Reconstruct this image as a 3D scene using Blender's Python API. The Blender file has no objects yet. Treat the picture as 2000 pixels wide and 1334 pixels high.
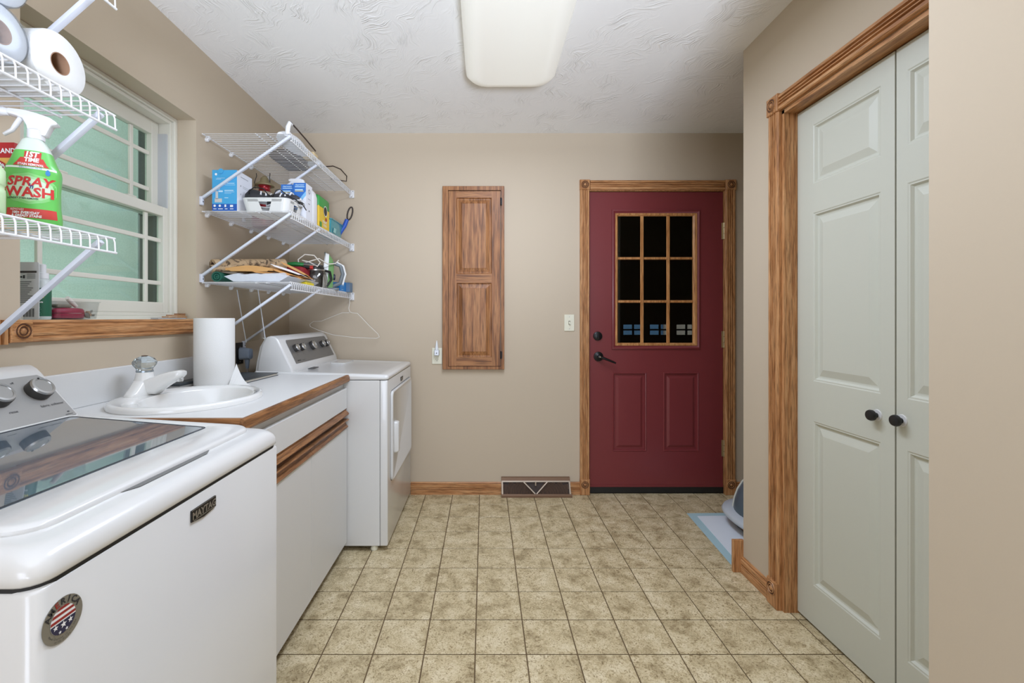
import bpy, bmesh, math, random
from mathutils import Vector, Matrix
random.seed(7)
R = math.radians
scene = bpy.context.scene
COL = scene.collection

# ------------------------------------------------------------------ camera
cam_d = bpy.data.cameras.new('camera')
cam_d.sensor_width = 36.0
cam_d.lens = 36.0 * 888.0 / 2000.0
cam_d.shift_x = 0.027
cam_d.shift_y = -0.02325
cam_d.clip_start = 0.02
cam = bpy.data.objects.new('camera', cam_d)
cam.location = (0, 0, 1.2)
cam.rotation_euler = (R(90), 0, 0)
COL.objects.link(cam)
scene.camera = cam

# ------------------------------------------------------------------ world, lights, exposure
world = bpy.data.worlds.new('world'); scene.world = world
world.use_nodes = True
wn = world.node_tree
bg = wn.nodes['Background']
bg.inputs['Color'].default_value = (0.86, 0.95, 1.0, 1)
bg.inputs['Strength'].default_value = 2.4

def area(name, loc, rot, sx, sy, power, col=(1, 1, 1)):
    l = bpy.data.lights.new(name, 'AREA'); l.shape = 'RECTANGLE'
    l.size = sx; l.size_y = sy; l.energy = power; l.color = col
    o = bpy.data.objects.new(name, l); o.location = loc; o.rotation_euler = rot
    COL.objects.link(o); return o
COOL = (0.89, 1.0, 1.22)
area('added_hall_fill', (-0.2, -3.9, 1.2), (R(90), 0, 0), 2.0, 2.0, 66, COOL)  # fill lamp added behind the camera, out of view, to even the room lighting
fl_ = area('bounced_flash', (0.50, -1.75, 0.75), (R(90 + 39), 0, R(11)), 0.6, 0.6, 37, COOL)
fl_.data.spread = R(74)
area('fixture_tube_lamp', (0.13, 1.72, 2.345), (0, 0, 0), 0.36, 1.1, 22, COOL)
LENS_EMIT = 0.26
vs = scene.view_settings
vs.view_transform = 'Standard'; vs.look = 'None'; vs.exposure = -0.07; vs.gamma = 1.0
vs.use_curve_mapping = False
scene.cycles.use_denoising = True
scene.cycles.max_bounces = 8
scene.cycles.transparent_max_bounces = 16

# ------------------------------------------------------------------ materials
def lin(c):
    r = []
    for v in c[:3]:
        v = v / 255.0
        r.append(v / 12.92 if v <= 0.04045 else ((v + 0.055) / 1.055) ** 2.4)
    return (r[0], r[1], r[2], 1.0)

MATS = {}
def mat(name, col, rough=0.5, metal=0.0, spec=0.5, coat=0.0, bump=None):
    if name in MATS: return MATS[name]
    m = bpy.data.materials.new(name); m.use_nodes = True
    nt = m.node_tree; b = nt.nodes['Principled BSDF']
    b.inputs['Base Color'].default_value = lin(col)
    b.inputs['Roughness'].default_value = rough
    b.inputs['Metallic'].default_value = metal
    b.inputs['Specular IOR Level'].default_value = spec
    b.inputs['Coat Weight'].default_value = coat
    if bump:
        tc = nt.nodes.new('ShaderNodeTexCoord')
        n = nt.nodes.new('ShaderNodeTexNoise'); n.inputs['Scale'].default_value = bump[0]; n.inputs['Detail'].default_value = 4
        bp = nt.nodes.new('ShaderNodeBump'); bp.inputs['Strength'].default_value = bump[1]; bp.inputs['Distance'].default_value = 0.002
        nt.links.new(tc.outputs['Object'], n.inputs['Vector'])
        nt.links.new(n.outputs['Fac'], bp.inputs['Height'])
        nt.links.new(bp.outputs['Normal'], b.inputs['Normal'])
    MATS[name] = m
    return m

def ramp(nt, stops):
    r = nt.nodes.new('ShaderNodeValToRGB')
    e = r.color_ramp.elements
    e[0].position, e[0].color = stops[0][0], lin(stops[0][1])
    e[1].position, e[1].color = stops[-1][0], lin(stops[-1][1])
    for p, c in stops[1:-1]:
        x = e.new(p); x.color = lin(c)
    return r

def wood(name, axis, light, mid, dark, scale=1.0, rough=0.38):
    m = bpy.data.materials.new(name); m.use_nodes = True
    nt = m.node_tree; b = nt.nodes['Principled BSDF']; L = nt.links.new
    tc = nt.nodes.new('ShaderNodeTexCoord'); mp = nt.nodes.new('ShaderNodeMapping')
    s = [75 * scale] * 3; s['xyz'.index(axis)] = 4.5 * scale
    mp.inputs['Scale'].default_value = s
    n1 = nt.nodes.new('ShaderNodeTexNoise'); n1.inputs['Scale'].default_value = 1.0; n1.inputs['Detail'].default_value = 5; n1.inputs['Distortion'].default_value = 0.6
    mp2 = nt.nodes.new('ShaderNodeMapping'); s2 = [330 * scale] * 3; s2['xyz'.index(axis)] = 16 * scale
    mp2.inputs['Scale'].default_value = s2
    n2 = nt.nodes.new('ShaderNodeTexNoise'); n2.inputs['Scale'].default_value = 1.0; n2.inputs['Detail'].default_value = 3
    L(tc.outputs['Object'], mp.inputs['Vector']); L(mp.outputs['Vector'], n1.inputs['Vector'])
    L(tc.outputs['Object'], mp2.inputs['Vector']); L(mp2.outputs['Vector'], n2.inputs['Vector'])
    r1 = ramp(nt, [(0.32, dark), (0.47, mid), (0.62, light)])
    L(n1.outputs['Fac'], r1.inputs['Fac'])
    r2 = ramp(nt, [(0.36, (120, 112, 105)), (0.52, (255, 255, 255))])
    L(n2.outputs['Fac'], r2.inputs['Fac'])
    mx = nt.nodes.new('ShaderNodeMix'); mx.data_type = 'RGBA'; mx.blend_type = 'MULTIPLY'; mx.inputs['Factor'].default_value = 0.55
    L(r1.outputs['Color'], mx.inputs['A']); L(r2.outputs['Color'], mx.inputs['B'])
    L(mx.outputs['Result'], b.inputs['Base Color'])
    bp = nt.nodes.new('ShaderNodeBump'); bp.inputs['Strength'].default_value = 0.25; bp.inputs['Distance'].default_value = 0.001
    L(n2.outputs['Fac'], bp.inputs['Height']); L(bp.outputs['Normal'], b.inputs['Normal'])
    b.inputs['Roughness'].default_value = rough
    b.inputs['Specular IOR Level'].default_value = 0.35
    return m

OAK = {a: wood('oak_trim_' + a, a, (204, 154, 106), (188, 134, 86), (158, 106, 64)) for a in 'xyz'}
CABW = {a: wood('oak_cabinet_' + a, a, (172, 120, 74), (150, 98, 56), (108, 66, 34), 0.55, 0.42) for a in 'xyz'}
EDGE = {a: wood('oak_edge_' + a, a, (160, 112, 70), (138, 92, 54), (106, 68, 38)) for a in 'xyz'}
SASHW = wood('oak_sash', 'z', (205, 150, 95), (188, 130, 76), (160, 104, 58))

def wall_mat(name, col):
    m = mat(name, col, 0.75, spec=0.25)
    nt = m.node_tree; b = nt.nodes['Principled BSDF']; L = nt.links.new
    tc = nt.nodes.new('ShaderNodeTexCoord')
    n = nt.nodes.new('ShaderNodeTexNoise'); n.inputs['Scale'].default_value = 260; n.inputs['Detail'].default_value = 2
    bp = nt.nodes.new('ShaderNodeBump'); bp.inputs['Strength'].default_value = 0.08; bp.inputs['Distance'].default_value = 0.001
    L(tc.outputs['Object'], n.inputs['Vector']); L(n.outputs['Fac'], bp.inputs['Height']); L(bp.outputs['Normal'], b.inputs['Normal'])
    return m
WALL = wall_mat('tan_wall_paint', (196, 181, 159))
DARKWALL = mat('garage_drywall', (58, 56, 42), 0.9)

def ceiling_mat():
    m = mat('swirl_plaster', (245, 244, 241), 0.85, spec=0.2)
    nt = m.node_tree; b = nt.nodes['Principled BSDF']; L = nt.links.new
    tc = nt.nodes.new('ShaderNodeTexCoord')
    # stomp brush pattern: every voronoi cell gets its own stroke direction
    wob = nt.nodes.new('ShaderNodeTexNoise'); wob.inputs['Scale'].default_value = 9; wob.inputs['Detail'].default_value = 1
    sub = nt.nodes.new('ShaderNodeVectorMath'); sub.operation = 'MULTIPLY_ADD'
    sub.inputs[1].default_value = (0.12, 0.12, 0.0)
    L(tc.outputs['Object'], wob.inputs['Vector']); L(wob.outputs['Color'], sub.inputs[0]); L(tc.outputs['Object'], sub.inputs[2])
    heights = []
    for sc, off in ((6.5, 0.0), (5.2, 3.7)):
        mv = nt.nodes.new('ShaderNodeVectorMath'); mv.operation = 'ADD'; mv.inputs[1].default_value = (off, off*1.7, 0)
        L(sub.outputs['Vector'], mv.inputs[0])
        vo = nt.nodes.new('ShaderNodeTexVoronoi'); vo.voronoi_dimensions = '2D'; vo.inputs['Scale'].default_value = sc
        L(mv.outputs['Vector'], vo.inputs['Vector'])
        sep = nt.nodes.new('ShaderNodeSeparateColor'); L(vo.outputs['Color'], sep.inputs['Color'])
        an = nt.nodes.new('ShaderNodeMath'); an.operation = 'MULTIPLY'; an.inputs[1].default_value = 1.9
        L(sep.outputs['Red'], an.inputs[0])
        rot = nt.nodes.new('ShaderNodeVectorRotate'); rot.rotation_type = 'Z_AXIS'
        L(mv.outputs['Vector'], rot.inputs['Vector']); L(an.outputs['Value'], rot.inputs['Angle'])
        st = nt.nodes.new('ShaderNodeMapping'); st.inputs['Scale'].default_value = (9, 120, 1)
        L(rot.outputs['Vector'], st.inputs['Vector'])
        n1 = nt.nodes.new('ShaderNodeTexNoise'); n1.inputs['Scale'].default_value = 1.0; n1.inputs['Detail'].default_value = 2
        L(st.outputs['Vector'], n1.inputs['Vector'])
        ed = nt.nodes.new('ShaderNodeMapRange'); ed.inputs['From Min'].default_value = 0.0; ed.inputs['From Max'].default_value = 0.55; ed.inputs['To Min'].default_value = 1.0; ed.inputs['To Max'].default_value = 0.0
        L(vo.outputs['Distance'], ed.inputs['Value'])
        mr = nt.nodes.new('ShaderNodeMapRange'); mr.inputs['From Min'].default_value = 0.48; mr.inputs['From Max'].default_value = 0.68
        L(n1.outputs['Fac'], mr.inputs['Value'])
        am = nt.nodes.new('ShaderNodeMath'); am.operation = 'MULTIPLY'; L(mr.outputs['Result'], am.inputs[0]); L(ed.outputs['Result'], am.inputs[1])
        keep = nt.nodes.new('ShaderNodeMath'); keep.operation = 'MULTIPLY'; L(am.outputs['Value'], keep.inputs[0]); L(sep.outputs['Green'], keep.inputs[1])
        heights.append(keep)
    ad = nt.nodes.new('ShaderNodeMath'); ad.operation = 'ADD'; L(heights[0].outputs['Value'], ad.inputs[0]); L(heights[1].outputs['Value'], ad.inputs[1])
    bp = nt.nodes.new('ShaderNodeBump'); bp.inputs['Strength'].default_value = 0.8; bp.inputs['Distance'].default_value = 0.0045
    L(ad.outputs['Value'], bp.inputs['Height']); L(bp.outputs['Normal'], b.inputs['Normal'])
    return m
CEIL = ceiling_mat()

def tile_mat(name):
    m = mat(name, (190, 170, 130), 0.42, spec=0.4)
    nt = m.node_tree; b = nt.nodes['Principled BSDF']; L = nt.links.new
    ge = nt.nodes.new('ShaderNodeNewGeometry')
    oi = nt.nodes.new('ShaderNodeObjectInfo')
    of = nt.nodes.new('ShaderNodeVectorMath'); of.operation = 'SCALE'; of.inputs['Scale'].default_value = 1.0
    cmb = nt.nodes.new('ShaderNodeCombineXYZ')
    mul = nt.nodes.new('ShaderNodeMath'); mul.operation = 'MULTIPLY'; mul.inputs[1].default_value = 37.0
    L(oi.outputs['Random'], mul.inputs[0]); L(mul.outputs['Value'], cmb.inputs['Z'])
    ad = nt.nodes.new('ShaderNodeVectorMath'); ad.operation = 'ADD'
    L(ge.outputs['Position'], ad.inputs[0]); L(cmb.outputs['Vector'], ad.inputs[1])
    big = nt.nodes.new('ShaderNodeTexNoise'); big.inputs['Scale'].default_value = 13; big.inputs['Detail'].default_value = 5; big.inputs['Roughness'].default_value = 0.65
    fine = nt.nodes.new('ShaderNodeTexNoise'); fine.inputs['Scale'].default_value = 75; fine.inputs['Detail'].default_value = 3; fine.inputs['Distortion'].default_value = 2.2
    L(ad.outputs['Vector'], big.inputs['Vector']); L(ad.outputs['Vector'], fine.inputs['Vector'])
    r1 = ramp(nt, [(0.34, (170, 153, 118)), (0.50, (208, 192, 155)), (0.66, (225, 211, 178))])
    r2 = ramp(nt, [(0.33, (150, 134, 106)), (0.46, (236, 231, 221)), (0.6, (255, 255, 255))])
    L(big.outputs['Fac'], r1.inputs['Fac']); L(fine.outputs['Fac'], r2.inputs['Fac'])
    mx = nt.nodes.new('ShaderNodeMix'); mx.data_type = 'RGBA'; mx.blend_type = 'MULTIPLY'; mx.inputs['Factor'].default_value = 0.8
    L(r1.outputs['Color'], mx.inputs['A']); L(r2.outputs['Color'], mx.inputs['B'])
    L(mx.outputs['Result'], b.inputs['Base Color'])
    bp = nt.nodes.new('ShaderNodeBump'); bp.inputs['Strength'].default_value = 0.15; bp.inputs['Distance'].default_value = 0.001
    L(fine.outputs['Fac'], bp.inputs['Height']); L(bp.outputs['Normal'], b.inputs['Normal'])
    return m
TILE = tile_mat('mottled_beige_tile')
GROUT = mat('brown_grout', (104, 84, 56), 0.8)

def glass(name, tint=(235, 240, 238), refl=0.10, rough=0.0):
    m = bpy.data.materials.new(name); m.use_nodes = True
    nt = m.node_tree; nt.nodes.clear(); L = nt.links.new
    o = nt.nodes.new('ShaderNodeOutputMaterial')
    t = nt.nodes.new('ShaderNodeBsdfTransparent'); t.inputs['Color'].default_value = lin(tint)
    g = nt.nodes.new('ShaderNodeBsdfGlossy'); g.inputs['Roughness'].default_value = rough
    lw = nt.nodes.new('ShaderNodeLayerWeight'); lw.inputs['Blend'].default_value = 0.5
    pw = nt.nodes.new('ShaderNodeMath'); pw.operation = 'POWER'; pw.inputs[1].default_value = 4.0
    f = nt.nodes.new('ShaderNodeMath'); f.operation = 'MULTIPLY_ADD'; f.inputs[1].default_value = 0.55; f.inputs[2].default_value = refl * 0.35
    L(lw.outputs['Facing'], pw.inputs[0]); L(pw.outputs['Value'], f.inputs[0])
    mx = nt.nodes.new('ShaderNodeMixShader')
    L(f.outputs['Value'], mx.inputs['Fac']); L(t.outputs['BSDF'], mx.inputs[1]); L(g.outputs['BSDF'], mx.inputs[2])
    L(mx.outputs['Shader'], o.inputs['Surface'])
    return m
GLASS = glass('clear_glass')
PLASTIC_CLEAR = glass('clear_plastic', (246, 247, 247), 0.10, 0.12)
BAGCLEAR = glass('thin_clear_bag', (248, 248, 246), 0.06, 0.25)
CARAFE = glass('smoked_carafe_glass', (206, 204, 198), 0.30)

def frosted():
    m = bpy.data.materials.new('frosted_green_panel'); m.use_nodes = True
    nt = m.node_tree; nt.nodes.clear(); L = nt.links.new
    o = nt.nodes.new('ShaderNodeOutputMaterial')
    d = nt.nodes.new('ShaderNodeBsdfDiffuse'); t = nt.nodes.new('ShaderNodeBsdfTranslucent')
    tc = nt.nodes.new('ShaderNodeTexCoord'); n = nt.nodes.new('ShaderNodeTexNoise'); n.inputs['Scale'].default_value = 180; n.inputs['Detail'].default_value = 3
    L(tc.outputs['Object'], n.inputs['Vector'])
    r = ramp(nt, [(0.35, (198, 221, 206)), (0.6, (213, 233, 218))])
    L(n.outputs['Fac'], r.inputs['Fac'])
    L(r.outputs['Color'], d.inputs['Color']); L(r.outputs['Color'], t.inputs['Color'])
    mx = nt.nodes.new('ShaderNodeMixShader'); mx.inputs['Fac'].default_value = 0.6
    L(d.outputs['BSDF'], mx.inputs[1]); L(t.outputs['BSDF'], mx.inputs[2]); L(mx.outputs['Shader'], o.inputs['Surface'])
    return m
FROST = frosted()

def emit_lens():
    m = mat('acrylic_lens', (236, 236, 228), 0.35)
    b = m.node_tree.nodes['Principled BSDF']
    b.inputs['Emission Color'].default_value = (1.0, 0.985, 0.93, 1)
    b.inputs['Emission Strength'].default_value = LENS_EMIT
    return m

WHITE = mat('white_enamel', (219, 219, 217), 0.22, coat=0.3)
WHITE2 = mat('white_laminate', (218, 218, 216), 0.4)
SINKW = mat('white_porcelain', (230, 230, 227), 0.12, coat=0.5)
WIRE = mat('white_vinyl_wire', (226, 226, 226), 0.35)
BRK = mat('white_bracket_paint', (214, 218, 228), 0.35)
VINYL = mat('cream_vinyl', (222, 219, 206), 0.4)
VINYL2 = mat('grey_vinyl_track', (190, 192, 194), 0.45)
SEAM = mat('dark_seam', (40, 40, 40), 0.8)
CONSOLE = mat('brushed_silver_console', (168, 167, 164), 0.35, 0.35)
CONSOLE2 = mat('dark_silver_console', (120, 119, 117), 0.35, 0.35)
KNOBD = mat('knob_charcoal', (58, 56, 54), 0.4)
CHROME = mat('chrome', (225, 225, 225), 0.12, 1.0)
SATIN = mat('satin_metal', (190, 190, 188), 0.3, 0.9)
BLACK = mat('black_plastic', (24, 24, 25), 0.4)
BLACKM = mat('black_iron', (30, 29, 30), 0.35, 0.4)
BRASS = mat('aged_brass', (196, 180, 144), 0.35, 0.8)
REDDOOR = mat('red_door_paint', (120, 50, 52), 0.33, spec=0.45, bump=(220, 0.05))
SAGE = mat('sage_door_paint', (199, 200, 186), 0.42, bump=(180, 0.06))
IVORY = mat('ivory_plate', (225, 222, 200), 0.4)
PAPER = mat('white_paper', (226, 226, 223), 0.9, spec=0.1, bump=(300, 0.2))
CARD = mat('brown_card_core', (160, 125, 98), 0.9)
REGB = mat('brown_register_metal', (124, 96, 74), 0.45, 0.3)
REGD = mat('dark_register_metal', (52, 38, 30), 0.6)
REGL = mat('worn_register_rail', (175, 160, 142), 0.4, 0.4)
TXTD = mat('dark_print', (45, 45, 48), 0.6)
TXTW = mat('white_print', (240, 240, 240), 0.6)

# ------------------------------------------------------------------ mesh builder
class MB:
    def __init__(s): s.v = []; s.f = []
    def add(s, vs_, fs):
        o = len(s.v); s.v += [tuple(p) for p in vs_]; s.f += [tuple(i + o for i in f) for f in fs]; return s
    def box(s, x0, x1, y0, y1, z0, z1):
        return s.add([(x0,y0,z0),(x1,y0,z0),(x1,y1,z0),(x0,y1,z0),(x0,y0,z1),(x1,y0,z1),(x1,y1,z1),(x0,y1,z1)],
                     [(0,3,2,1),(4,5,6,7),(0,1,5,4),(1,2,6,5),(2,3,7,6),(3,0,4,7)])
    def prism(s, poly, axis, a0, a1):
        """poly: list of (u,v) in the other two axes (in xyz order), extruded along axis"""
        n = len(poly); vs_ = []
        for a in (a0, a1):
            for u, v in poly:
                vs_.append({'x': (a, u, v), 'y': (u, a, v), 'z': (u, v, a)}[axis])
        fs = [tuple(range(n)), tuple(range(2 * n - 1, n - 1, -1))]
        fs += [(i, (i + 1) % n, n + (i + 1) % n, n + i) for i in range(n)]
        return s.add(vs_, fs)
    def loft(s, loops, cap0=True, cap1=True, closed=False):
        n = len(loops[0]); vs_ = [p for l in loops for p in l]; fs = []
        m = len(loops)
        for k in range(m if closed else m - 1):
            k2 = (k + 1) % m
            fs += [(k*n+i, k*n+(i+1) % n, k2*n+(i+1) % n, k2*n+i) for i in range(n)]
        if not closed:
            if cap0: fs.append(tuple(reversed(range(n))))
            if cap1: fs.append(tuple((m-1)*n+i for i in range(n)))
        return s.add(vs_, fs)
    def tube(s, pts, r, n=8, closed=False):
        pts = [Vector(p) for p in pts]; m = len(pts); loops = []
        rs = r if isinstance(r, (list, tuple)) else [r] * m
        up = None
        for i, p in enumerate(pts):
            if closed: t = pts[(i+1) % m] - pts[i-1]
            elif i == 0: t = pts[1] - pts[0]
            elif i == m-1: t = pts[-1] - pts[-2]
            else: t = (pts[i+1] - p).normalized() + (p - pts[i-1]).normalized()
            if t.length < 1e-9: t = Vector((0, 0, 1))
            t.normalize()
            if up is None:
                up = Vector((0, 0, 1)) if abs(t.z) < 0.9 else Vector((1, 0, 0))
            a = t.cross(up)
            if a.length < 1e-6:
                up = Vector((1, 0, 0)) if abs(t.x) < 0.9 else Vector((0, 1, 0)); a = t.cross(up)
            a.normalize(); b = a.cross(t).normalized(); up = b
            loops.append([p + (a * math.cos(2*math.pi*k/n) + b * math.sin(2*math.pi*k/n)) * rs[i] for k in range(n)])
        return s.loft(loops, closed=closed)
    def lathe(s, prof, c, axis=(0, 0, 1), n=24, cap0=True, cap1=True, sc=(1, 1)):
        """prof: list of (r, h) along axis from c"""
        ax = Vector(axis).normalized(); c = Vector(c)
        ref = Vector((0, 0, 1)) if abs(ax.z) < 0.9 else Vector((1, 0, 0))
        u = ref.cross(ax).normalized(); w = ax.cross(u)
        loops = [[c + ax*h + (u*math.cos(2*math.pi*k/n)*sc[0] + w*math.sin(2*math.pi*k/n)*sc[1])*max(r, 1e-5) for k in range(n)] for r, h in prof]
        return s.loft(loops, cap0, cap1)
    def obox(s, c, ax, ay, az, hx, hy, hz):
        """oriented box: centre, three unit axes, half sizes"""
        c, ax, ay, az = Vector(c), Vector(ax).normalized(), Vector(ay).normalized(), Vector(az).normalized()
        q = []
        for k in (-1, 1):
            for (i, j) in ((-1,-1),(1,-1),(1,1),(-1,1)):
                q.append(c + ax*hx*i + ay*hy*j + az*hz*k)
        return s.add(q, [(0,3,2,1),(4,5,6,7),(0,1,5,4),(1,2,6,5),(2,3,7,6),(3,0,4,7)])
    def rings(s, M, u0, u1, v0, v1, prof):
        """nested rectangles: prof = [(inset, depth)...]; M(u,v,d)->point; last ring capped"""
        loops = []
        for i, d in prof:
            loops.append([M(u0+i, v0+i, d), M(u1-i, v0+i, d), M(u1-i, v1-i, d), M(u0+i, v1-i, d)])
        return s.loft(loops, cap0=False, cap1=True)
    def holed(s, M, u0, u1, v0, v1, d, holes):
        us = sorted({u0, u1} | {h[0] for h in holes} | {h[1] for h in holes})
        vs2 = sorted({v0, v1} | {h[2] for h in holes} | {h[3] for h in holes})
        for i in range(len(us)-1):
            for j in range(len(vs2)-1):
                cu, cv = (us[i]+us[i+1])/2, (vs2[j]+vs2[j+1])/2
                if any(h[0] < cu < h[1] and h[2] < cv < h[3] for h in holes): continue
                s.add([M(us[i],vs2[j],d), M(us[i+1],vs2[j],d), M(us[i+1],vs2[j+1],d), M(us[i],vs2[j+1],d)], [(0,1,2,3)])
        return s
    def mesh(s, name, origin=(0, 0, 0), bevel=0, seg=2, smooth=None, merge=False, bev_ang=25):
        o = Vector(origin)
        me = bpy.data.meshes.new(name)
        me.from_pydata([tuple(Vector(p) - o) for p in s.v], [], s.f)
        bm = bmesh.new(); bm.from_mesh(me)
        if merge: bmesh.ops.remove_doubles(bm, verts=bm.verts, dist=1e-5)
        bmesh.ops.recalc_face_normals(bm, faces=bm.faces)
        if bevel:
            es = [e for e in bm.edges if len(e.link_faces) == 2 and e.calc_face_angle(0) > R(bev_ang)]
            bmesh.ops.bevel(bm, geom=es, offset=bevel, segments=seg, profile=0.5, affect='EDGES', clamp_overlap=True)
        if smooth is not None:
            for f in bm.faces: f.smooth = True
        bm.to_mesh(me); bm.free()
        if smooth is not None: me.set_sharp_from_angle(angle=R(smooth))
        return me

ORG = {}
def thing(name, label, cat, loc=(0, 0, 0), group=None, kind=None):
    o = bpy.data.objects.new(name, None); COL.objects.link(o)
    o.empty_display_size = 0.05
    o.location = loc; ORG[o] = Vector(loc)
    o['label'] = label; o['category'] = cat
    if group: o['group'] = group
    if kind: o['kind'] = kind
    return o

def part(name, mb, m, parent, label=None, bevel=0, seg=2, smooth=None, merge=False, kind=None):
    org = ORG[parent]
    me = mb.mesh(name, org, bevel, seg, smooth, merge)
    me.materials.append(m)
    o = bpy.data.objects.new(name, me); COL.objects.link(o)
    o.parent = parent; ORG[o] = org
    if label: o['label'] = label
    if kind: o['kind'] = kind
    return o

def single(name, mb, m, label, cat, group=None, bevel=0, seg=2, smooth=None, merge=False, kind=None, org=None):
    if org is None:
        xs = [p[0] for p in mb.v]; ys = [p[1] for p in mb.v]; zs = [p[2] for p in mb.v]
        org = ((min(xs)+max(xs))/2, (min(ys)+max(ys))/2, min(zs))
    me = mb.mesh(name, org, bevel, seg, smooth, merge)
    me.materials.append(m)
    o = bpy.data.objects.new(name, me); COL.objects.link(o)
    o.location = org; ORG[o] = Vector(org)
    o['label'] = label; o['category'] = cat
    if group: o['group'] = group
    if kind: o['kind'] = kind
    return o

def struct(name, mb, m, label, cat, **k):
    return single(name, mb, m, label, cat, kind='structure', org=(0, 0, 0), **k)

def copies(src, parent, offsets):
    """linked copies of a part, moved by offsets"""
    for d in offsets:
        c = src.copy(); COL.objects.link(c); c.parent = parent
        c.location = Vector(src.location) + Vector(d)

def rrect(u0, u1, v0, v1, r, n=5):
    pts = []
    for (cu, cv, a0) in ((u1-r, v0+r, -90), (u1-r, v1-r, 0), (u0+r, v1-r, 90), (u0+r, v0+r, 180)):
        for k in range(n+1):
            a = R(a0 + 90*k/n); pts.append((cu + r*math.cos(a), cv + r*math.sin(a)))
    return pts

# ------------------------------------------------------------------ lettering
_dg = None
def text2d(s, size, shear=0.0, bold=0.0, align='CENTER', spacing=1.0):
    cu = bpy.data.curves.new('t', 'FONT'); cu.body = s; cu.size = size; cu.shear = shear
    cu.offset = bold; cu.align_x = align; cu.resolution_u = 2; cu.space_character = spacing; cu.fill_mode = 'FRONT'
    ob = bpy.data.objects.new('t', cu); COL.objects.link(ob)
    dg = bpy.context.evaluated_depsgraph_get(); dg.update()
    me = bpy.data.meshes.new_from_object(ob.evaluated_get(dg))
    vs_ = [(v.co.x, v.co.y) for v in me.vertices]; fs = [tuple(p.vertices) for p in me.polygons]
    bpy.data.objects.remove(ob); bpy.data.curves.remove(cu); bpy.data.meshes.remove(me)
    return vs_, fs

def lettering(parent, m, items, M, name='lettering', sx=1.0):
    """items: (string, u, v, size, shear, bold[, rot, align]); M(u,v)->point"""
    mb = MB()
    for it in items:
        s, u, v, size, shear, bold = it[:6]
        rot = it[6] if len(it) > 6 else 0.0
        al = it[7] if len(it) > 7 else 'CENTER'
        vs_, fs = text2d(s, size, shear, bold, al)
        c, sn = math.cos(rot), math.sin(rot)
        mb.add([M(u + (x*c - y*sn)*sx, v + x*sn + y*c) for x, y in vs_], fs)
    return part(name, mb, m, parent)

def bars(parent, m, rects, M, name='printed_lines'):
    mb = MB()
    for (u0, u1, v0, v1) in rects:
        mb.add([M(u0, v0), M(u1, v0), M(u1, v1), M(u0, v1)], [(0, 1, 2, 3)])
    return part(name, mb, m, parent)
def disc(M, u, v, r, n=20):
    return [M(u + r*math.cos(2*math.pi*k/n), v + r*math.sin(2*math.pi*k/n)) for k in range(n)]
# ================================================================== THE SETTING
YB = 3.094; XL = -1.3275; XR = 1.22; ZC = 2.456
def bx(p): return (p - 946) / 287.0
def bz(p): return 1.2 - (p - 620.5) / 287.0

# --- floor with tiles
TW, TD = 0.1825, 0.186
fb = MB().box(-1.5, 2.4, -4.1, 3.2, -0.06, -0.003)
floor = struct('floor', fb, GROUT, 'beige mottled tile floor with thin brown joints', 'floor')
g = 0.0021
tm = MB().box(-TW/2+g, TW/2-g, -TD/2+g, TD/2-g, -0.003, 0.0)
tme = tm.mesh('tile', bevel=0.0012, seg=1); tme.materials.append(TILE)
x_line, y_line = -0.0325, 2.9235
for j in range(-1, 15):
    yc = y_line - TD*j - TD/2 if j >= 0 else y_line + TD/2
    for i in range(-7, 11):
        xc = x_line + TW*i + TW/2
        if j == -1:
            pass
        o = bpy.data.objects.new('tile', tme); COL.objects.link(o)
        o.parent = floor; o.location = (xc, yc, 0)
nb = MB().box(-1.34, 2.0, -4.1, y_line - TD*15, -0.004, -0.0005)
part('floor_sheet', nb, TILE, floor)

# --- ceiling
struct('ceiling', MB().box(-1.6, 2.4, -4.1, 3.3, ZC, ZC+0.1), CEIL, 'white swirl textured plaster ceiling', 'ceiling')

# --- left wall with window recess
WY0, WY1, WZ0, WZ1 = 1.30, 2.094, 1.19, 2.11
XO = -1.53
wl = MB()
wl.box(XO, XL, -4.1, WY0, 0, ZC); wl.box(XO, XL, WY1, 3.3, 0, ZC)
wl.box(XO, XL, WY0, WY1, 0, WZ0-0.02); wl.box(XO, XL, WY0, WY1, WZ1, ZC)
struct('wall_left', wl, WALL, 'tan painted wall with the recessed window', 'wall')
# --- back wall with door hole
DX0, DX1, DZ1 = bx(1149), bx(1416.5), bz(371.5)
wb = MB()
wb.box(XL, DX0, YB, YB+0.14, 0, ZC); wb.box(DX1, 2.4, YB, YB+0.14, 0, ZC); wb.box(DX0, DX1, YB, YB+0.14, DZ1, ZC)
struct('wall_back', wb, WALL, 'tan painted back wall around the red door', 'wall')
# --- right wall with closet opening
CY0, CY1, CZ1 = 0.962, 1.862, 2.046
YC = 2.141
wr = MB()
wr.box(XR, XR+0.1, CY1, YC, 0, ZC); wr.box(XR, XR+0.1, 0.9, CY0, 0, ZC); wr.box(XR, XR+0.1, CY0, CY1, CZ1, ZC)
wr.box(XR+0.1, 2.3, YC-0.1, YC, 0, ZC)
wr.box(1.85, 1.9, 0.7, YC-0.1, 0, ZC)
struct('wall_right', wr, WALL, 'tan painted wall holding the closet doors', 'wall')
struct('wall_alcove', MB().box(2.3, 2.4, YC-0.1, YB, 0, ZC), WALL, 'tan wall at the end of the alcove', 'wall')
struct('wall_near_right', MB().box(0.88, 1.95, -4.1, 0.9, 0, ZC), WALL, 'tan wall corner at the right edge of the photo', 'wall')
struct('wall_front', MB().box(-1.5, 0.9, -4.1, -4.0, 0, ZC), WALL, 'tan wall of the hall behind the viewer', 'wall')

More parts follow.
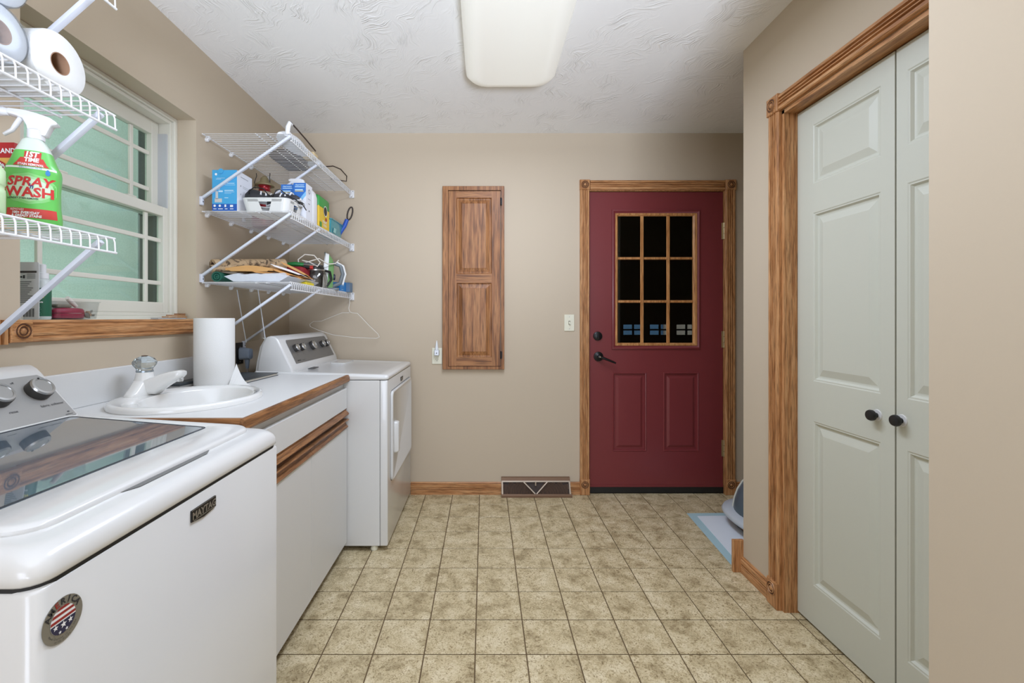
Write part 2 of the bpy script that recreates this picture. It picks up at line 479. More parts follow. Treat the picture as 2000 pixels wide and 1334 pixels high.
# --- baseboards
def base_prof(h=0.084, t=0.014):
    return [(0, 0), (t, 0), (t, h*0.36), (t*0.35, h*0.39), (t*0.9, h*0.44), (t*0.35, h*0.50), (t*0.35, h*0.53), (t*0.95, h*0.58), (t*0.95, h*0.80), (t*0.35, h*0.85), (t*0.65, h*0.91), (t*0.3, h), (0, h)]
def baseboard_back(x0, x1, mb):
    return mb.prism([(YB - a, z) for a, z in base_prof()], 'x', x0, x1)
b1 = MB(); baseboard_back(-0.50, bx(979), b1); baseboard_back(bx(1112), bx(1133), b1); baseboard_back(bx(1434), 2.3, b1)
struct('baseboard_back', b1, OAK['x'], 'oak baseboard with grooves along the back wall', 'baseboard')
b2 = MB().prism([(XR - a, z) for a, z in base_prof(0.076)], 'y', 1.93, YC)
struct('baseboard_right', b2, OAK['y'], 'short oak baseboard between the closet casing and wall corner', 'baseboard')
b3 = MB().box(1.172, 1.224, YC, YC+0.016, 0, 0.152)
b3.box(1.222, 2.3, YC, YC+0.014, 0, 0.084)
struct('baseboard_alcove', b3, OAK['z'], 'oak board end standing at the wall corner beside the pad', 'baseboard', bevel=0.002)

# --- casings
def casing_prof(w=0.064, t=0.019):
    pts = [(0, 0), (0, t*0.75)]
    pts += [(0.004, t), (0.010, t)]
    for k in range(3):
        c = w*(0.30 + 0.20*k)
        pts += [(c-0.005, t), (c-0.0025, t*0.55), (c+0.0025, t*0.55), (c+0.005, t)]
    pts += [(w-0.010, t), (w-0.004, t), (w, t*0.75), (w, 0)]
    return pts

def rosette(parent, M, u0, u1, v0, v1, t, m, name='corner_block'):
    """block with turned rings. M(u,v,d)"""
    b = MB()
    loops = [[M(u0,v0,0),M(u1,v0,0),M(u1,v1,0),M(u0,v1,0)],
             [M(u0,v0,t-0.003),M(u1,v0,t-0.003),M(u1,v1,t-0.003),M(u0,v1,t-0.003)],
             [M(u0+.003,v0+.003,t),M(u1-.003,v0+.003,t),M(u1-.003,v1-.003,t),M(u0+.003,v1-.003,t)]]
    b.loft(loops)
    blk = part(name, b, m, parent)
    cu, cv = (u0+u1)/2, (v0+v1)/2; r = (u1-u0)*0.5
    cv = v1 - (u1-u0)/2 if (v1-v0) > (u1-u0)*1.2 else cv
    rb = MB()
    prof = [(0.80, 0), (0.74, .004), (0.66, .0), (0.56, .001), (0.50, .0055), (0.44, .001), (0.30, .0), (0.24, .004), (0.12, .006), (0.001, .0065)]
    n = 24; loops = []
    for rr, d in prof:
        loops.append([M(cu + r*rr*math.cos(2*math.pi*k/n), cv + r*rr*math.sin(2*math.pi*k/n), t + d) for k in range(n)])
    rb.loft(loops, cap0=False)
    part('rosette', rb, m, blk, smooth=50)
    gb = MB(); gl = []
    for rr in (0.71, 0.59):
        gl.append([M(cu + r*rr*math.cos(2*math.pi*k/n), cv + r*rr*math.sin(2*math.pi*k/n), t + 0.0032) for k in range(n)])
    gb.loft(gl, False, False)
    gl = []
    for rr in (0.43, 0.31):
        gl.append([M(cu + r*rr*math.cos(2*math.pi*k/n), cv + r*rr*math.sin(2*math.pi*k/n), t + 0.0024) for k in range(n)])
    gb.loft(gl, False, False)
    part('rosette_groove', gb, GROOVE, blk)
    return blk
GROOVE = mat('dark_oak_groove', (84, 48, 24), 0.6)

# back door casing
Mb = lambda u, v, d: (u, YB - d, v)
t1 = thing('trim_1', 'fluted oak casing with bullseye corner blocks around the red door', 'door casing', (bx(1285), YB, 0), kind='structure')
cw = bx(1150.2) - bx(1132.2)
for (u0, u1) in ((bx(1132.2), bx(1150.2)), (bx(1415), bx(1434))):
    sc = (u1-u0)/0.064
    part('casing_leg', MB().prism([(u0 + a*sc, YB - d) for a, d in casing_prof()], 'z', 0.10, bz(372)), OAK['z'], t1)
    rosette(t1, Mb, u0-0.002, u1+0.003, bz(372), bz(352.5), 0.024, OAK['z'])
    rosette(t1, Mb, u0-0.002, u1+0.002, 0.0, 0.105, 0.024, OAK['z'], 'plinth_block')
part('casing_head', MB().prism([(YB - d, bz(371.6) + a) for a, d in casing_prof()], 'x', bx(1152), bx(1413.5)), OAK['x'], t1)
jm = MB()
jm.box(DX0, DX0+0.006, YB-0.002, YB+0.14, 0, DZ1); jm.box(DX1-0.006, DX1, YB-0.002, YB+0.14, 0, DZ1); jm.box(DX0, DX1, YB-0.002, YB+0.14, DZ1-0.006, DZ1)
part('jamb', jm, OAK['z'], t1)

# --- red back door
d1 = thing('door_1', 'dark red door with nine glass panes and two raised lower panels', 'door', (bx(1283), YB+0.03, 0), kind='structure')
YF = YB + 0.012
Md = lambda u, v, d: (u, YF - d, v)
su0, su1, sv0, sv1 = bx(1152), bx(1413.5), bz(952), bz(374.4)
win = (bx(1202), bx(1362.4), bz(675.3), bz(416))
pan = [(bx(1197), bx(1264), bz(882.5), bz(727.5)), (bx(1297), bx(1366.5), bz(882.5), bz(727.5))]
def slab(Mf, holes, thick, u0, u1, v0, v1, through=()):
    s = MB().holed(Mf, u0, u1, v0, v1, 0, holes)
    s.holed(Mf, u0, u1, v0, v1, -thick, through)
    s.loft([[Mf(u0,v0,0),Mf(u1,v0,0),Mf(u1,v1,0),Mf(u0,v1,0)], [Mf(u0,v0,-thick),Mf(u1,v0,-thick),Mf(u1,v1,-thick),Mf(u0,v1,-thick)]], False, False)
    for h in through:
        s.loft([[Mf(h[0],h[2],0),Mf(h[1],h[2],0),Mf(h[1],h[3],0),Mf(h[0],h[3],0)], [Mf(h[0],h[2],-thick),Mf(h[1],h[2],-thick),Mf(h[1],h[3],-thick),Mf(h[0],h[3],-thick)]], False, False)
    return s
part('slab', slab(Md, [win]+pan, 0.044, su0, su1, sv0, sv1, [win]), REDDOOR, d1)
for p in pan:
    part('panel', MB().rings(Md, *p, [(0, 0), (0.004, 0.004), (0.010, 0.002), (0.014, -0.009), (0.026, -0.009), (0.042, -0.001), (0.044, -0.001)]), REDDOOR, d1)
# window moulding (red) and oak sash
mo = MB()
uo0, uo1, vo0, vo1 = bx(1195.4), bx(1368), bz(682.3), bz(408.5)
def frame_rings(mb, Mf, o, inn, prof):
    """o, inn rects; prof [(t, d)] t 0..1 from outer to inner"""
    loops = []
    for t, d in prof:
        u0 = o[0]+(inn[0]-o[0])*t; u1 = o[1]+(inn[1]-o[1])*t; v0 = o[2]+(inn[2]-o[2])*t; v1 = o[3]+(inn[3]-o[3])*t
        loops.append([Mf(u0,v0,d), Mf(u1,v0,d), Mf(u1,v1,d), Mf(u0,v1,d)])
    return mb.loft(loops, False, False)
frame_rings(mo, Md, (uo0, uo1, vo0, vo1), win, [(0, 0), (0.1, .010), (0.45, .013), (0.7, .008), (1, .006), (1, -0.01)])
part('window_moulding', mo, REDDOOR, d1, smooth=30)
gl = (bx(1207.6), bx(1354.5), bz(669.8), bz(421.5))
sa = MB()
frame_rings(sa, Md, win, gl, [(0, 0.0), (0.05, .009), (0.6, .009), (1, .001), (1, -0.012)])
sash = part('window_sash', sa, SASHW, d1, smooth=30)
mw = 0.023
ux = [bx(1255.2), bx(1306.5)]; vz = [bz(504.2), bz(588.8)]
for u in ux:
    part('muntin', MB().prism([(u-mw/2, YF+.004), (u-mw/2+.004, YF-.006), (u+mw/2-.004, YF-.006), (u+mw/2, YF+.004)], 'z', gl[2], gl[3]), SASHW, sash)
us = [gl[0]] + ux + [gl[1]]
vsx = [gl[2]] + vz[::-1] + [gl[3]]
for v in vz:
    for i in range(3):
        part('muntin', MB().prism([(YF+.004, v-mw/2+.002), (YF-.005, v-mw/2+.006), (YF-.005, v+mw/2-.006), (YF+.004, v+mw/2-.002)], 'x', us[i]+mw/2*(i > 0), us[i+1]-mw/2*(i < 2)), SASHW, sash)
DGLASS = glass('door_glass', (200, 205, 195), 0.08)
for i in range(3):
    for j in range(3):
        part('pane', MB().box(us[i], us[i+1], YF+.006, YF+.010, vsx[j], vsx[j+1]), DGLASS, sash)
# sweep and threshold
part('door_sweep', MB().box(su0, su1, YF-.006, YF+.03, 0.006, sv0), BLACK, d1)
part('sweep_strip', MB().box(su0, su1, YF-.004, YF, sv0, sv0+0.014), REDDOOR, d1)
for (pz) in (450.7, 663, 876):
    h = MB()
    hx = bx(1414.6)
    for k in range(3):
        h.lathe([(0.006, 0), (0.006, 0.035)], (hx, YF-.010, bz(pz)-0.056+k*0.0385), n=10)
    h.box(hx-0.014, hx+0.008, YF-.004, YF-.001, bz(pz)-0.056, bz(pz)+0.056)
    part('hinge', h, BRASS, d1, smooth=40)
db = part('deadbolt', MB().lathe([(0.031, 0), (0.030, .010), (0.024, .014), (0.0, .015)], (bx(1168), YF, bz(656.5)), (0, -1, 0), 24), BLACKM, d1, smooth=40)
part('thumb_turn', MB().box(bx(1168)-.004, bx(1168)+.004, YF-.03, YF-.012, bz(656.5)-.013, bz(656.5)+.013), BLACKM, db, bevel=.002)
lv = part('lever_rose', MB().lathe([(0.033, 0), (0.032, .009), (0.020, .014), (0.012, .018), (0.012, .045), (0.0, .048)], (bx(1169.5), YF, bz(696.5)), (0, -1, 0), 24), BLACKM, d1, smooth=40)
lx, lz = bx(1169.5), bz(696.5)
part('lever', MB().tube([(lx, YF-.043, lz), (lx+.03, YF-.048, lz-.010), (lx+.07, YF-.050, lz-.026), (lx+.105, YF-.048, lz-.041)], [.009, .008, .007, .006], 8), BLACKM, lv, smooth=60)
part('lock_button', MB().lathe([(0.005, 0), (.004, .006), (0, .007)], (lx, YF-.047, lz), (0, -1, 0), 10), BRASS, lv)

# --- garage beyond the door
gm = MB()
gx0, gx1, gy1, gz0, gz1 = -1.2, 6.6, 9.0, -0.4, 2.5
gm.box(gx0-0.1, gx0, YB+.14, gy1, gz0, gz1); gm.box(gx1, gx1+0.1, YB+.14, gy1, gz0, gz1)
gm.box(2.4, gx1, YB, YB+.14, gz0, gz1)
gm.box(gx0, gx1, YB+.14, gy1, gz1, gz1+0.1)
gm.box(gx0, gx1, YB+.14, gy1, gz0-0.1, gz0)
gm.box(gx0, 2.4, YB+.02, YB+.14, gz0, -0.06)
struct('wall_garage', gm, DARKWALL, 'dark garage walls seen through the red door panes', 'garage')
gd = thing('door_2', 'dark overhead garage door with a row of small windows', 'garage door', (3.4, gy1, gz0), kind='structure')
gs = 888/gy1
wins = []
for k in range(-3, 6):
    u0 = (1217.5 + 52*k - 946)/gs
    wins.append((u0, u0 + 38/gs, 1.2-(654-620.5)/gs, 1.2-(634-620.5)/gs))
Mg = lambda u, v, d: (u, gy1 - d, v)
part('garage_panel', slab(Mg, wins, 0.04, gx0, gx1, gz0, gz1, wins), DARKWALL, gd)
for w in wins:
    fr = MB()
    uc, vc = (w[0]+w[1])/2, (w[2]+w[3])/2
    fr.box(uc-.018, uc+.018, gy1-.01, gy1+.02, w[2], w[3]); fr.box(w[0], w[1], gy1-.01, gy1+.02, vc-.016, vc+.016)
    part('window_bar', fr, BLACK, gd)
    part('window_pane', MB().box(w[0], w[1], gy1+.022, gy1+.026, w[2], w[3]), GLASS, gd)

# --- window 1 in the left wall
w1 = thing('window_1', 'double hung cream vinyl window with prairie grilles over frosted green panel', 'window', (XL-.08, (WY0+WY1)/2, WZ0), kind='structure')
XF = -1.4125
fm = MB()
def yzframe(mb, x0, x1, y0, y1, z0, z1, w):
    mb.box(x0, x1, y0, y0+w, z0, z1); mb.box(x0, x1, y1-w, y1, z0, z1)
    mb.box(x0, x1, y0+w, y1-w, z0, z0+w); mb.box(x0, x1, y0+w, y1-w, z1-w, z1)
    return mb
yzframe(fm, XO, XF, WY0, WY1, WZ0, WZ1, 0.018)
part('frame', fm, VINYL, w1, bevel=0.002, seg=1)
fm2 = yzframe(MB(), XO, XF-0.012, WY0+.018, WY1-.018, WZ0+.018, WZ1-.018, 0.014)
part('inner_frame', fm2, VINYL, w1, bevel=0.0015, seg=1)
part('jamb_track', MB().box(-1.50, -1.436, WY1-.040, WY1-.031, 1.69, 2.03), VINYL2, w1)
for (xa, za, zb) in ((-1.47, 1.21, 1.66), (-1.51, 1.66, 2.09)):
    part('outer_jamb', MB().box(-1.522 if za < 1.5 else -1.548, xa, 2.036, 2.060, za, zb), mat('dark_grey_channel', (96, 97, 92), .7), w1)
def sash_build(xc, y0, y1, z0, z1, st, rb, rt, vy, hz):
    s = MB(); x0, x1 = xc-.016, xc+.016
    s.box(x0, x1, y0, y0+st, z0, z1); s.box(x0, x1, y1-st, y1, z0, z1)
    s.box(x0, x1, y0+st, y1-st, z0, z0+rb); s.box(x0, x1, y0+st, y1-st, z1-rt, z1)
    so = part('sash', s, VINYL, w1, bevel=0.003, seg=2)
    for v in vy: part('muntin', MB().box(xc-.006, xc+.006, v-.009, v+.009, z0+rb, z1-rt), VINYL, so, bevel=.003)
    for h in hz: part('muntin', MB().box(xc-.0055, xc+.0055, y0+st, y1-st, h-.009, h+.009), VINYL, so, bevel=.003)
    part('pane', MB().box(xc-.009, xc-.007, y0+st, y1-st, z0+rb, z1-rt), GLASS, so)
    return so
sash_build(-1.450, WY0+.032, WY1-.032, 1.222, 1.695, .030, .046, .042, (1.478, 1.944), (1.354, 1.544))
sash_build(-1.492, WY0+.034, WY1-.034, 1.655, 2.078, .042, .045, .062, (1.46, 1.917), (1.77, 1.93))
for yy in (1.55, 1.86):
    part('sash_lock', MB().box(-1.460, -1.438, yy-.022, yy+.022, 1.695, 1.703), VINYL, w1, bevel=.003)
part('sill_board', MB().box(XF-.02, XL+.012, WY0-.03, WY1, WZ0-.02, WZ0+.004), VINYL, w1, bevel=.002)
fpt = thing('frosted_panel', 'pale green frosted panel standing outside the window', 'panel', (-1.608, 1.4, 0.0))
part('sheet', MB().add([(-1.608, .7, .9), (-1.608, 2.11, .9), (-1.608, 2.11, 2.5), (-1.608, .7, 2.5)], [(0, 1, 2, 3)]), FROST, fpt)
part('edge_post', MB().box(-1.62, -1.60, 2.11, 2.135, -.42, 2.5), VINYL2, fpt)
part('edge_post', MB().box(-1.62, -1.60, .675, .70, -.42, 2.5), VINYL2, fpt)
ew = struct('wall_outside', MB().box(-2.4, -1.66, 2.16, 3.6, -.42, 2.6), mat('grey_siding', (82, 76, 74), 0.8), 'grey outside wall glimpsed past the frosted panel', 'wall')
struct('ground', MB().box(-9, -1.53, -6, 14, -0.5, -0.42).box(-9, 14, 9.2, 30, -0.5, -0.42), mat('outside_ground', (120, 128, 112), 0.9), 'ground outside the house', 'ground')

nw = MB().box(-2, 5.9, 15.0, 15.3, -.42, 4.5)
struct('wall_neighbour', nw, mat('neighbour_blue_siding', (92, 124, 180), .8), 'blue grey house across the drive seen through garage windows', 'wall')
struct('wall_neighbour_pink', MB().box(5.9, 12, 14.9, 15.3, -.42, 4.5), mat('neighbour_pink_siding', (176, 150, 156), .8), 'pinkish house side seen through the right garage window', 'wall')

# window apron trim
t2 = thing('trim_2', 'oak apron with bullseye block under the window', 'window trim', (XL, 1.7, 1.13), kind='structure')
Ml = lambda u, v, d: (XL + d, u, v)
ap = [(XL, 1.128), (XL+.014, 1.130), (XL+.018, 1.138), (XL+.013, 1.144), (XL+.018, 1.150), (XL+.018, 1.176), (XL+.013, 1.182), (XL+.017, 1.187), (XL+.014, 1.194), (XL, 1.194)]
part('apron', MB().prism(ap, 'y', 1.3175, 2.07), OAK['y'], t2)
rosette(t2, Ml, 1.2555, 1.3175, 1.130, 1.194, 0.022, OAK['y'])
rosette(t2, Ml, 2.07, 2.13, 1.130, 1.194, 0.022, OAK['y'])
part('apron_end', MB().prism([(XL + d, 1.19 + a) for a, d in casing_prof()], 'z', 1.126, 1.194), OAK['z'], t2)

# --- closet casing and bifold doors
t3 = thing('trim_3', 'fluted oak casing around the pale closet doors', 'closet casing', (XR, 1.41, 0), kind='structure')
Mr = lambda u, v, d: (XR - d, u, v)
for (u0, u1) in ((CY1, CY1+.064), (CY0-.060, CY0)):
    part('casing_leg', MB().prism([(XR - d, u0 + a*(u1-u0)/.064) for a, d in casing_prof()], 'z', 0.105 if u0 > 1 else 0, CZ1), OAK['z'], t3)
    rosette(t3, Mr, u0-0.003, u1+0.003, CZ1, CZ1+0.072, 0.025, OAK['z'])
rosette(t3, Mr, CY1-0.001, CY1+.066, 0, 0.108, 0.025, OAK['z'], 'plinth_block')
part('casing_head', MB().prism([(XR - d, CZ1 + .003 + a) for a, d in casing_prof()], 'y', CY0-.003, CY1+.003), OAK['y'], t3)
jb = MB()
jb.box(XR-.001, XR+.1, CY1-.014, CY1+.001, 0, CZ1)
part('jamb', jb, OAK['z'], t3)
part('jamb', MB().box(XR-.001, XR+.1, CY0-.001, CY0+.014, 0, CZ1), OAK['z'], t3)
part('jamb_head', MB().box(XR-.001, XR+.1, CY0, CY1, CZ1-.014, CZ1+.001), OAK['y'], t3)
XD = 1.272
Mc = lambda u, v, d: (XD - d, u, v)
def px_y(px, x=XD): return x*888/(px-946)
def leaf(name, label, y0, y1, py):
    dd = thing(name, label, 'closet door', (XD+.016, (y0+y1)/2, 0.012), kind='structure')
    z0, z1 = 0.012, 2.026
    hs = [(py[0], py[1], a, b) for a, b in ((1.718, 1.945), (0.955, 1.605), (0.165, 0.800))]
    part('slab', slab(Mc, hs, 0.032, y0, y1, z0, z1), SAGE, dd)
    for h in hs:
        part('panel', MB().rings(Mc, *h, [(0, 0), (0.004, -0.002), (0.008, -0.002), (0.014, -0.009), (0.018, -0.010), (0.022, -0.010), (0.046, -0.003), (0.048, -0.0025)]), SAGE, dd)
    return dd
yl = 1.406
L1 = leaf('door_3', 'pale sage six panel closet leaf next to the oak casing', yl+.003, CY1-.016, (px_y(1720), px_y(1588)))
L2 = leaf('door_4', 'pale sage closet leaf cut off by the near wall corner', CY0+.016, yl-.003, (1.025, px_y(1772)))
for L_, pxk, pzk in ((L1, 1713.5, 811), (L2, 1762, 821.5)):
    yk = px_y(pxk); zk = 1.2 - (pzk-620.5)*yk/888
    k = part('knob_backplate', MB().lathe([(.019, 0), (.018, .003), (.0, .003)], (XD, yk, zk), (-1, 0, 0), 20), WHITE2, L_, smooth=40)
    part('knob', MB().lathe([(.008, .002), (.008, .012), (.017, .016), (.018, .022), (.016, .027), (.008, .029), (0, .029)], (XD, yk, zk), (-1, 0, 0), 20), BLACK, k, label='round black knob', smooth=40)

# --- ceiling light
cl = thing('ceiling_light', 'rounded white acrylic ceiling light in the middle of the ceiling', 'ceiling light', (0.13, 1.72, ZC))
LENS = emit_lens()
loops = []
lx0, lx1, ly0, ly1 = -0.092, 0.352, 1.10, 2.335
for ins, z, r in ((0.004, ZC-.002, .10), (0.0, ZC-.03, .10), (0.004, ZC-.062, .10), (0.022, ZC-.082, .09), (0.06, ZC-.090, .07)):
    loops.append([(a, b, z) for a, b in rrect(lx0+ins, lx1-ins, ly0+ins, ly1-ins, r, 8)])
part('lens', MB().loft(loops, cap0=False), LENS, cl, smooth=50)
part('fixture_pan', MB().box(lx0+.03, lx1-.03, ly0+.03, ly1-.03, ZC-.02, ZC), WHITE2, cl)

# --- wall mounted cabinet on the back wall
wc = thing('wall_cabinet', 'tall narrow oak cabinet with two raised panels on the back wall', 'cabinet', (bx(925), YB, bz(722)))
def cz(p): return bz(340 + p/3.335)
def cx(p): return bx(820 + p/3.335)
cd = 0.028
f = MB()
Mw = lambda u, v, d: (u, YB - d, v)
o = (cx(150), cx(549), cz(1270), cz(85)); ii = (cx(186), cx(528), cz(1250), cz(112))
frame_rings(f, Mw, o, ii, [(0, 0), (0, cd-.003), (0.1, cd), (1, cd), (1, 0)])
part('face_frame', f, CABW['z'], wc)
YD = YB - cd - 0.004
Mk = lambda u, v, d: (u, YD - d, v)
ps = [(cx(240), cx(467), cz(652), cz(163)), (cx(243), cx(467), cz(1190), cz(712))]
dd = part('cabinet_door', slab(Mk, ps, 0.02, cx(189), cx(524), cz(1247), cz(119)), CABW['z'], wc, bevel=0)
for p in ps:
    part('panel', MB().rings(Mk, *p, [(0, 0), (0.003, -.006), (0.006, -.008), (0.009, -.008), (0.012, -.008), (0.036, -.001), (0.038, .0005)]), CABW['z'], dd)
for (a, b) in ((cx(240), cx(467)),):
    for (z0, z1) in ((cz(163), cz(122)), (cz(712), cz(652)), (cz(1247), cz(1190))):
        part('rail', MB().box(a, b, YD-.0012, YD+.002, z0+.001, z1-.001), CABW['x'], dd)
for zz in (cz(187), cz(1176)):
    hb = MB().lathe([(.0045, 0), (.0045, .052)], (cx(527), YD-.002, zz-.026), n=8)
    hb.box(cx(522), cx(534), YD-.003, YD, zz-.022, zz+.022)
    part('hinge', hb, BLACKM, wc, smooth=40)

# --- wall plates
def plate(name, label, cat, u0, u1, v0, v1):
    t = thing(name, label, cat, ((u0+u1)/2, YB, v0))
    part('cover_plate', MB().box(u0, u1, YB-.006, YB, v0, v1), IVORY, t, bevel=.002)
    return t
sw = plate('light_switch', 'ivory toggle light switch left of the red door', 'light switch', bx(1102), bx(1121.4), bz(646.5), bz(614.4))
uc, vc = bx(1111.7), bz(630.5)
part('toggle_slot', MB().box(uc-.006, uc+.006, YB-.0075, YB-.005, vc-.013, vc+.013), mat('slot', (120, 116, 100), .7), sw)
part('toggle', MB().prism([(YB-.006, vc-.005), (YB-.020, vc-.010), (YB-.020, vc-.003), (YB-.006, vc+.009)], 'x', uc-.004, uc+.004), IVORY, sw)
for dz in (-.04, .04): part('screw', MB().lathe([(.003, 0), (.0, .001)], (uc, YB-.006, vc+dz), (0,-1,0), 8), SATIN, sw)
ol = plate('wall_outlet', 'ivory outlet left of the oak cabinet', 'outlet', bx(844), bx(863.5), bz(711), bz(679.5))
uc, vc = bx(853.7), bz(702)
part('receptacle', MB().lathe([(.016, 0), (.016, .002), (0, .002)], (uc, YB-.006, vc), (0,-1,0), 20), IVORY, ol)
sl = MB()
for dx in (-.006, .006): sl.box(uc+dx-.0012, uc+dx+.0012, YB-.0095, YB-.008, vc-.003, vc+.007)
sl.lathe([(.0025, 0), (.0025, .0015)], (uc, YB-.0082, vc-.008), (0,-1,0), 8)
part('slot', sl, SEAM, ol)
nl = thing('night_light', 'small silver night light plugged into the ivory outlet', 'night light', (uc, YB-.01, bz(694)))
part('body', MB().box(uc-.017, uc+.017, YB-.035, YB-.008, bz(694), bz(683)), mat('silver_plastic', (200, 204, 208), .3, .3), nl, bevel=.004)
part('bulb_shade', MB().lathe([(.010, 0), (.011, .012), (.006, .045), (.002, .062), (0, .064)], (uc, YB-.022, bz(683)), n=14), mat('milky_plastic', (232, 236, 238), .2), nl, smooth=60)
part('sensor', MB().lathe([(.004, 0), (.003, .003), (0, .003)], (uc, YB-.035, bz(689)), (0,-1,0), 10), BLACK, nl)

# --- floor register
rg = thing('floor_register', 'brown metal baseboard air register with V shaped louver centre', 'air vent', (bx(1045), 3.05, 0))
ru0, ru1 = bx(979), bx(1112)
yb0, zt = 3.040, 0.117
# slanted front plane from (yb0, .012) to (YB-.012, .105)
def Mreg(u, t, d=0.0):
    y = yb0 + (YB-.014-yb0)*t; z = 0.014 + (0.094-0.014)*t
    return (u, y - d*0.86, z + d*0.5)
part('back_box', MB().prism([(YB-.001, 0.0), (yb0+.012, 0.001), (YB-.006, .095), (YB-.001, .1)], 'x', ru0+.004, ru1-.004), REGD, rg)
part('bottom_rail', MB().prism([(yb0-.012, 0), (yb0+.006, 0), (yb0+.006, .020), (yb0-.004, .022), (yb0-.012, .016)], 'x', ru0-.001, ru1+.008), REGB, rg, bevel=.001)
part('top_rail', MB().prism([(YB, .098), (YB-.020, .098), (YB-.016, .118), (YB, .120)], 'x', ru0, ru1), REGB, rg, bevel=.001)
def regbar(u0, t0, u1, t1, w, d=0.004):
    a, b = Vector(Mreg(u0, t0, d)), Vector(Mreg(u1, t1, d))
    dirv = (b-a).normalized(); nn = Vector((0, -.86, .5)); side = dirv.cross(nn).normalized()
    return MB().obox((a+b)/2, dirv, side, nn, (b-a).length/2, w/2, 0.003)
part('upper_rail', regbar(ru0+.004, .97, ru1-.004, .97, .012), REGL, rg)
for u in (ru0+.006, ru1-.004):
    part('side_rail', regbar(u, 0.05, u, 1.0, .010), REGL, rg)
um = bx(1045)
for sgn in (-1, 1):
    part('divider', regbar(um + sgn*.004, 0.06, um + sgn*.083, .95, .007, .006), REGL, rg)
lou = MB(); first = None
for sgn in (-1, 1):
    for k in range(27):
        rr = 0.020 + 0.0085*k
        pts = []
        a_end = 52
        for q in range(7):
            a = R(q*a_end/6.0*min(1, 1.2))
            u = rr*math.cos(a); tt = rr*math.sin(a)/0.092
            if tt > .93: break
            if u > (ru1-ru0)/2-.010: continue
            pts.append(Mreg(um + sgn*u, 0.06 + tt, 0.002))
        if len(pts) < 2: continue
        part('louver', MB().tube(pts, 0.0016, 4), REGB, rg)
part('damper_tab', MB().box(um-.004, um+.004, YB-.040, YB-.026, .070, .092), REGL, rg, bevel=.001)
# ================================================================== WASHER
XW = -0.584; WY_0, WY_1 = 0.590, 1.292
wa = thing('washing_machine', 'white top load washing machine with glass lid in the foreground', 'washing machine', (-0.95, 0.94, 0))
cab = MB()
loops = [[(a, b, z) for a, b in rrect(-1.285, XW, WY_0, WY_1, 0.018, 5)] for z in (0.02, 0.836)]
loops.append([(a, b, 0.841) for a, b in rrect(-1.282, XW-.004, WY_0+.004, WY_1-.004, 0.016, 5)])
cab.loft(loops)
part('cabinet', cab, WHITE, wa, smooth=50)
part('seam', MB().loft([[(p, q, z) for p, q in rrect(-1.28, XW-.0025, WY_0+.003, WY_1-.003, 0.03, 5)] for z in (0.838, 0.8495)]), SEAM, wa)
def wz(x, lift=0.0):   # crowned deck height
    t = (x - XW) / (-1.14 - XW)
    return 0.888 + 0.034*t + lift
loops = []
nb_ = 5
ol = lambda ins, r: rrect(-1.285+ins, XW+.003-ins, WY_0-.002+ins, WY_1+.002-ins, r, 5)
loops.append([(a, b, 0.846) for a, b in ol(.004, .030)])
loops.append([(a, b, 0.850) for a, b in ol(.0, .034)])
for k in range(6):
    an = R(90*k/5); rr = 0.030
    ins = rr*(1-math.cos(an)); up = rr*math.sin(an)
    loops.append([(a, b, wz(a) - rr + up) for a, b in ol(ins, .034)])
part('deck', MB().loft(loops), WHITE, wa, smooth=60)
# lid
lid0, lid1, lyn, lyf = -1.132, -0.640, 0.632, 1.262
lp = lambda ins, r, h: [(a, b, wz(a, h)) for a, b in rrect(lid0+ins, lid1-ins, lyn+ins, lyf-ins, r, 6)]
gx0_, gx1_, gy0_, gy1_ = -1.122, -0.752, 0.655, 1.236
gp = lambda ins, r, h: [(a, b, wz(a, h) - .020*(a+.937)) for a, b in rrect(gx0_+ins, gx1_-ins, gy0_+ins, gy1_-ins, r, 6)]
lidm = MB().loft([lp(0, .05, -.002), lp(0, .05, .006), lp(.004, .048, .010), lp(.010, .045, .011), gp(-.006, .018, .010), gp(0, .014, .006)], False, False)
lid = part('lid', lidm, WHITE, wa, smooth=45)
LIDG = mat('tinted_lid_glass', (98, 112, 124), 0.03, spec=1.0, coat=1.0)
LIDG.node_tree.nodes['Principled BSDF'].inputs['IOR'].default_value = 1.75
part('lid_glass', MB().loft([gp(0, .014, .004), gp(0, .014, .008)]), LIDG, lid, label='dark tinted glass panel')
rim = MB().loft([gp(0, .014, .0085), gp(.006, .012, .0085)], False, False)
part('glass_border', rim, mat('lid_border', (38, 48, 60), .3), lid)
# finger recess at the lid's front edge
fr_ = MB()
ys = [0.80, 0.83, 1.03, 1.058]
xs_ = [-.640, -.628, -.628, -.640]
poly = [(x, y) for x, y in zip(xs_, ys)]
fr_.loft([[(x, y, wz(x, .0012)) for x, y in poly], [(x, y, wz(x, .0016)) for x, y in poly]])
part('finger_recess', fr_, mat('recess_grey', (112, 112, 110), .6), wa)
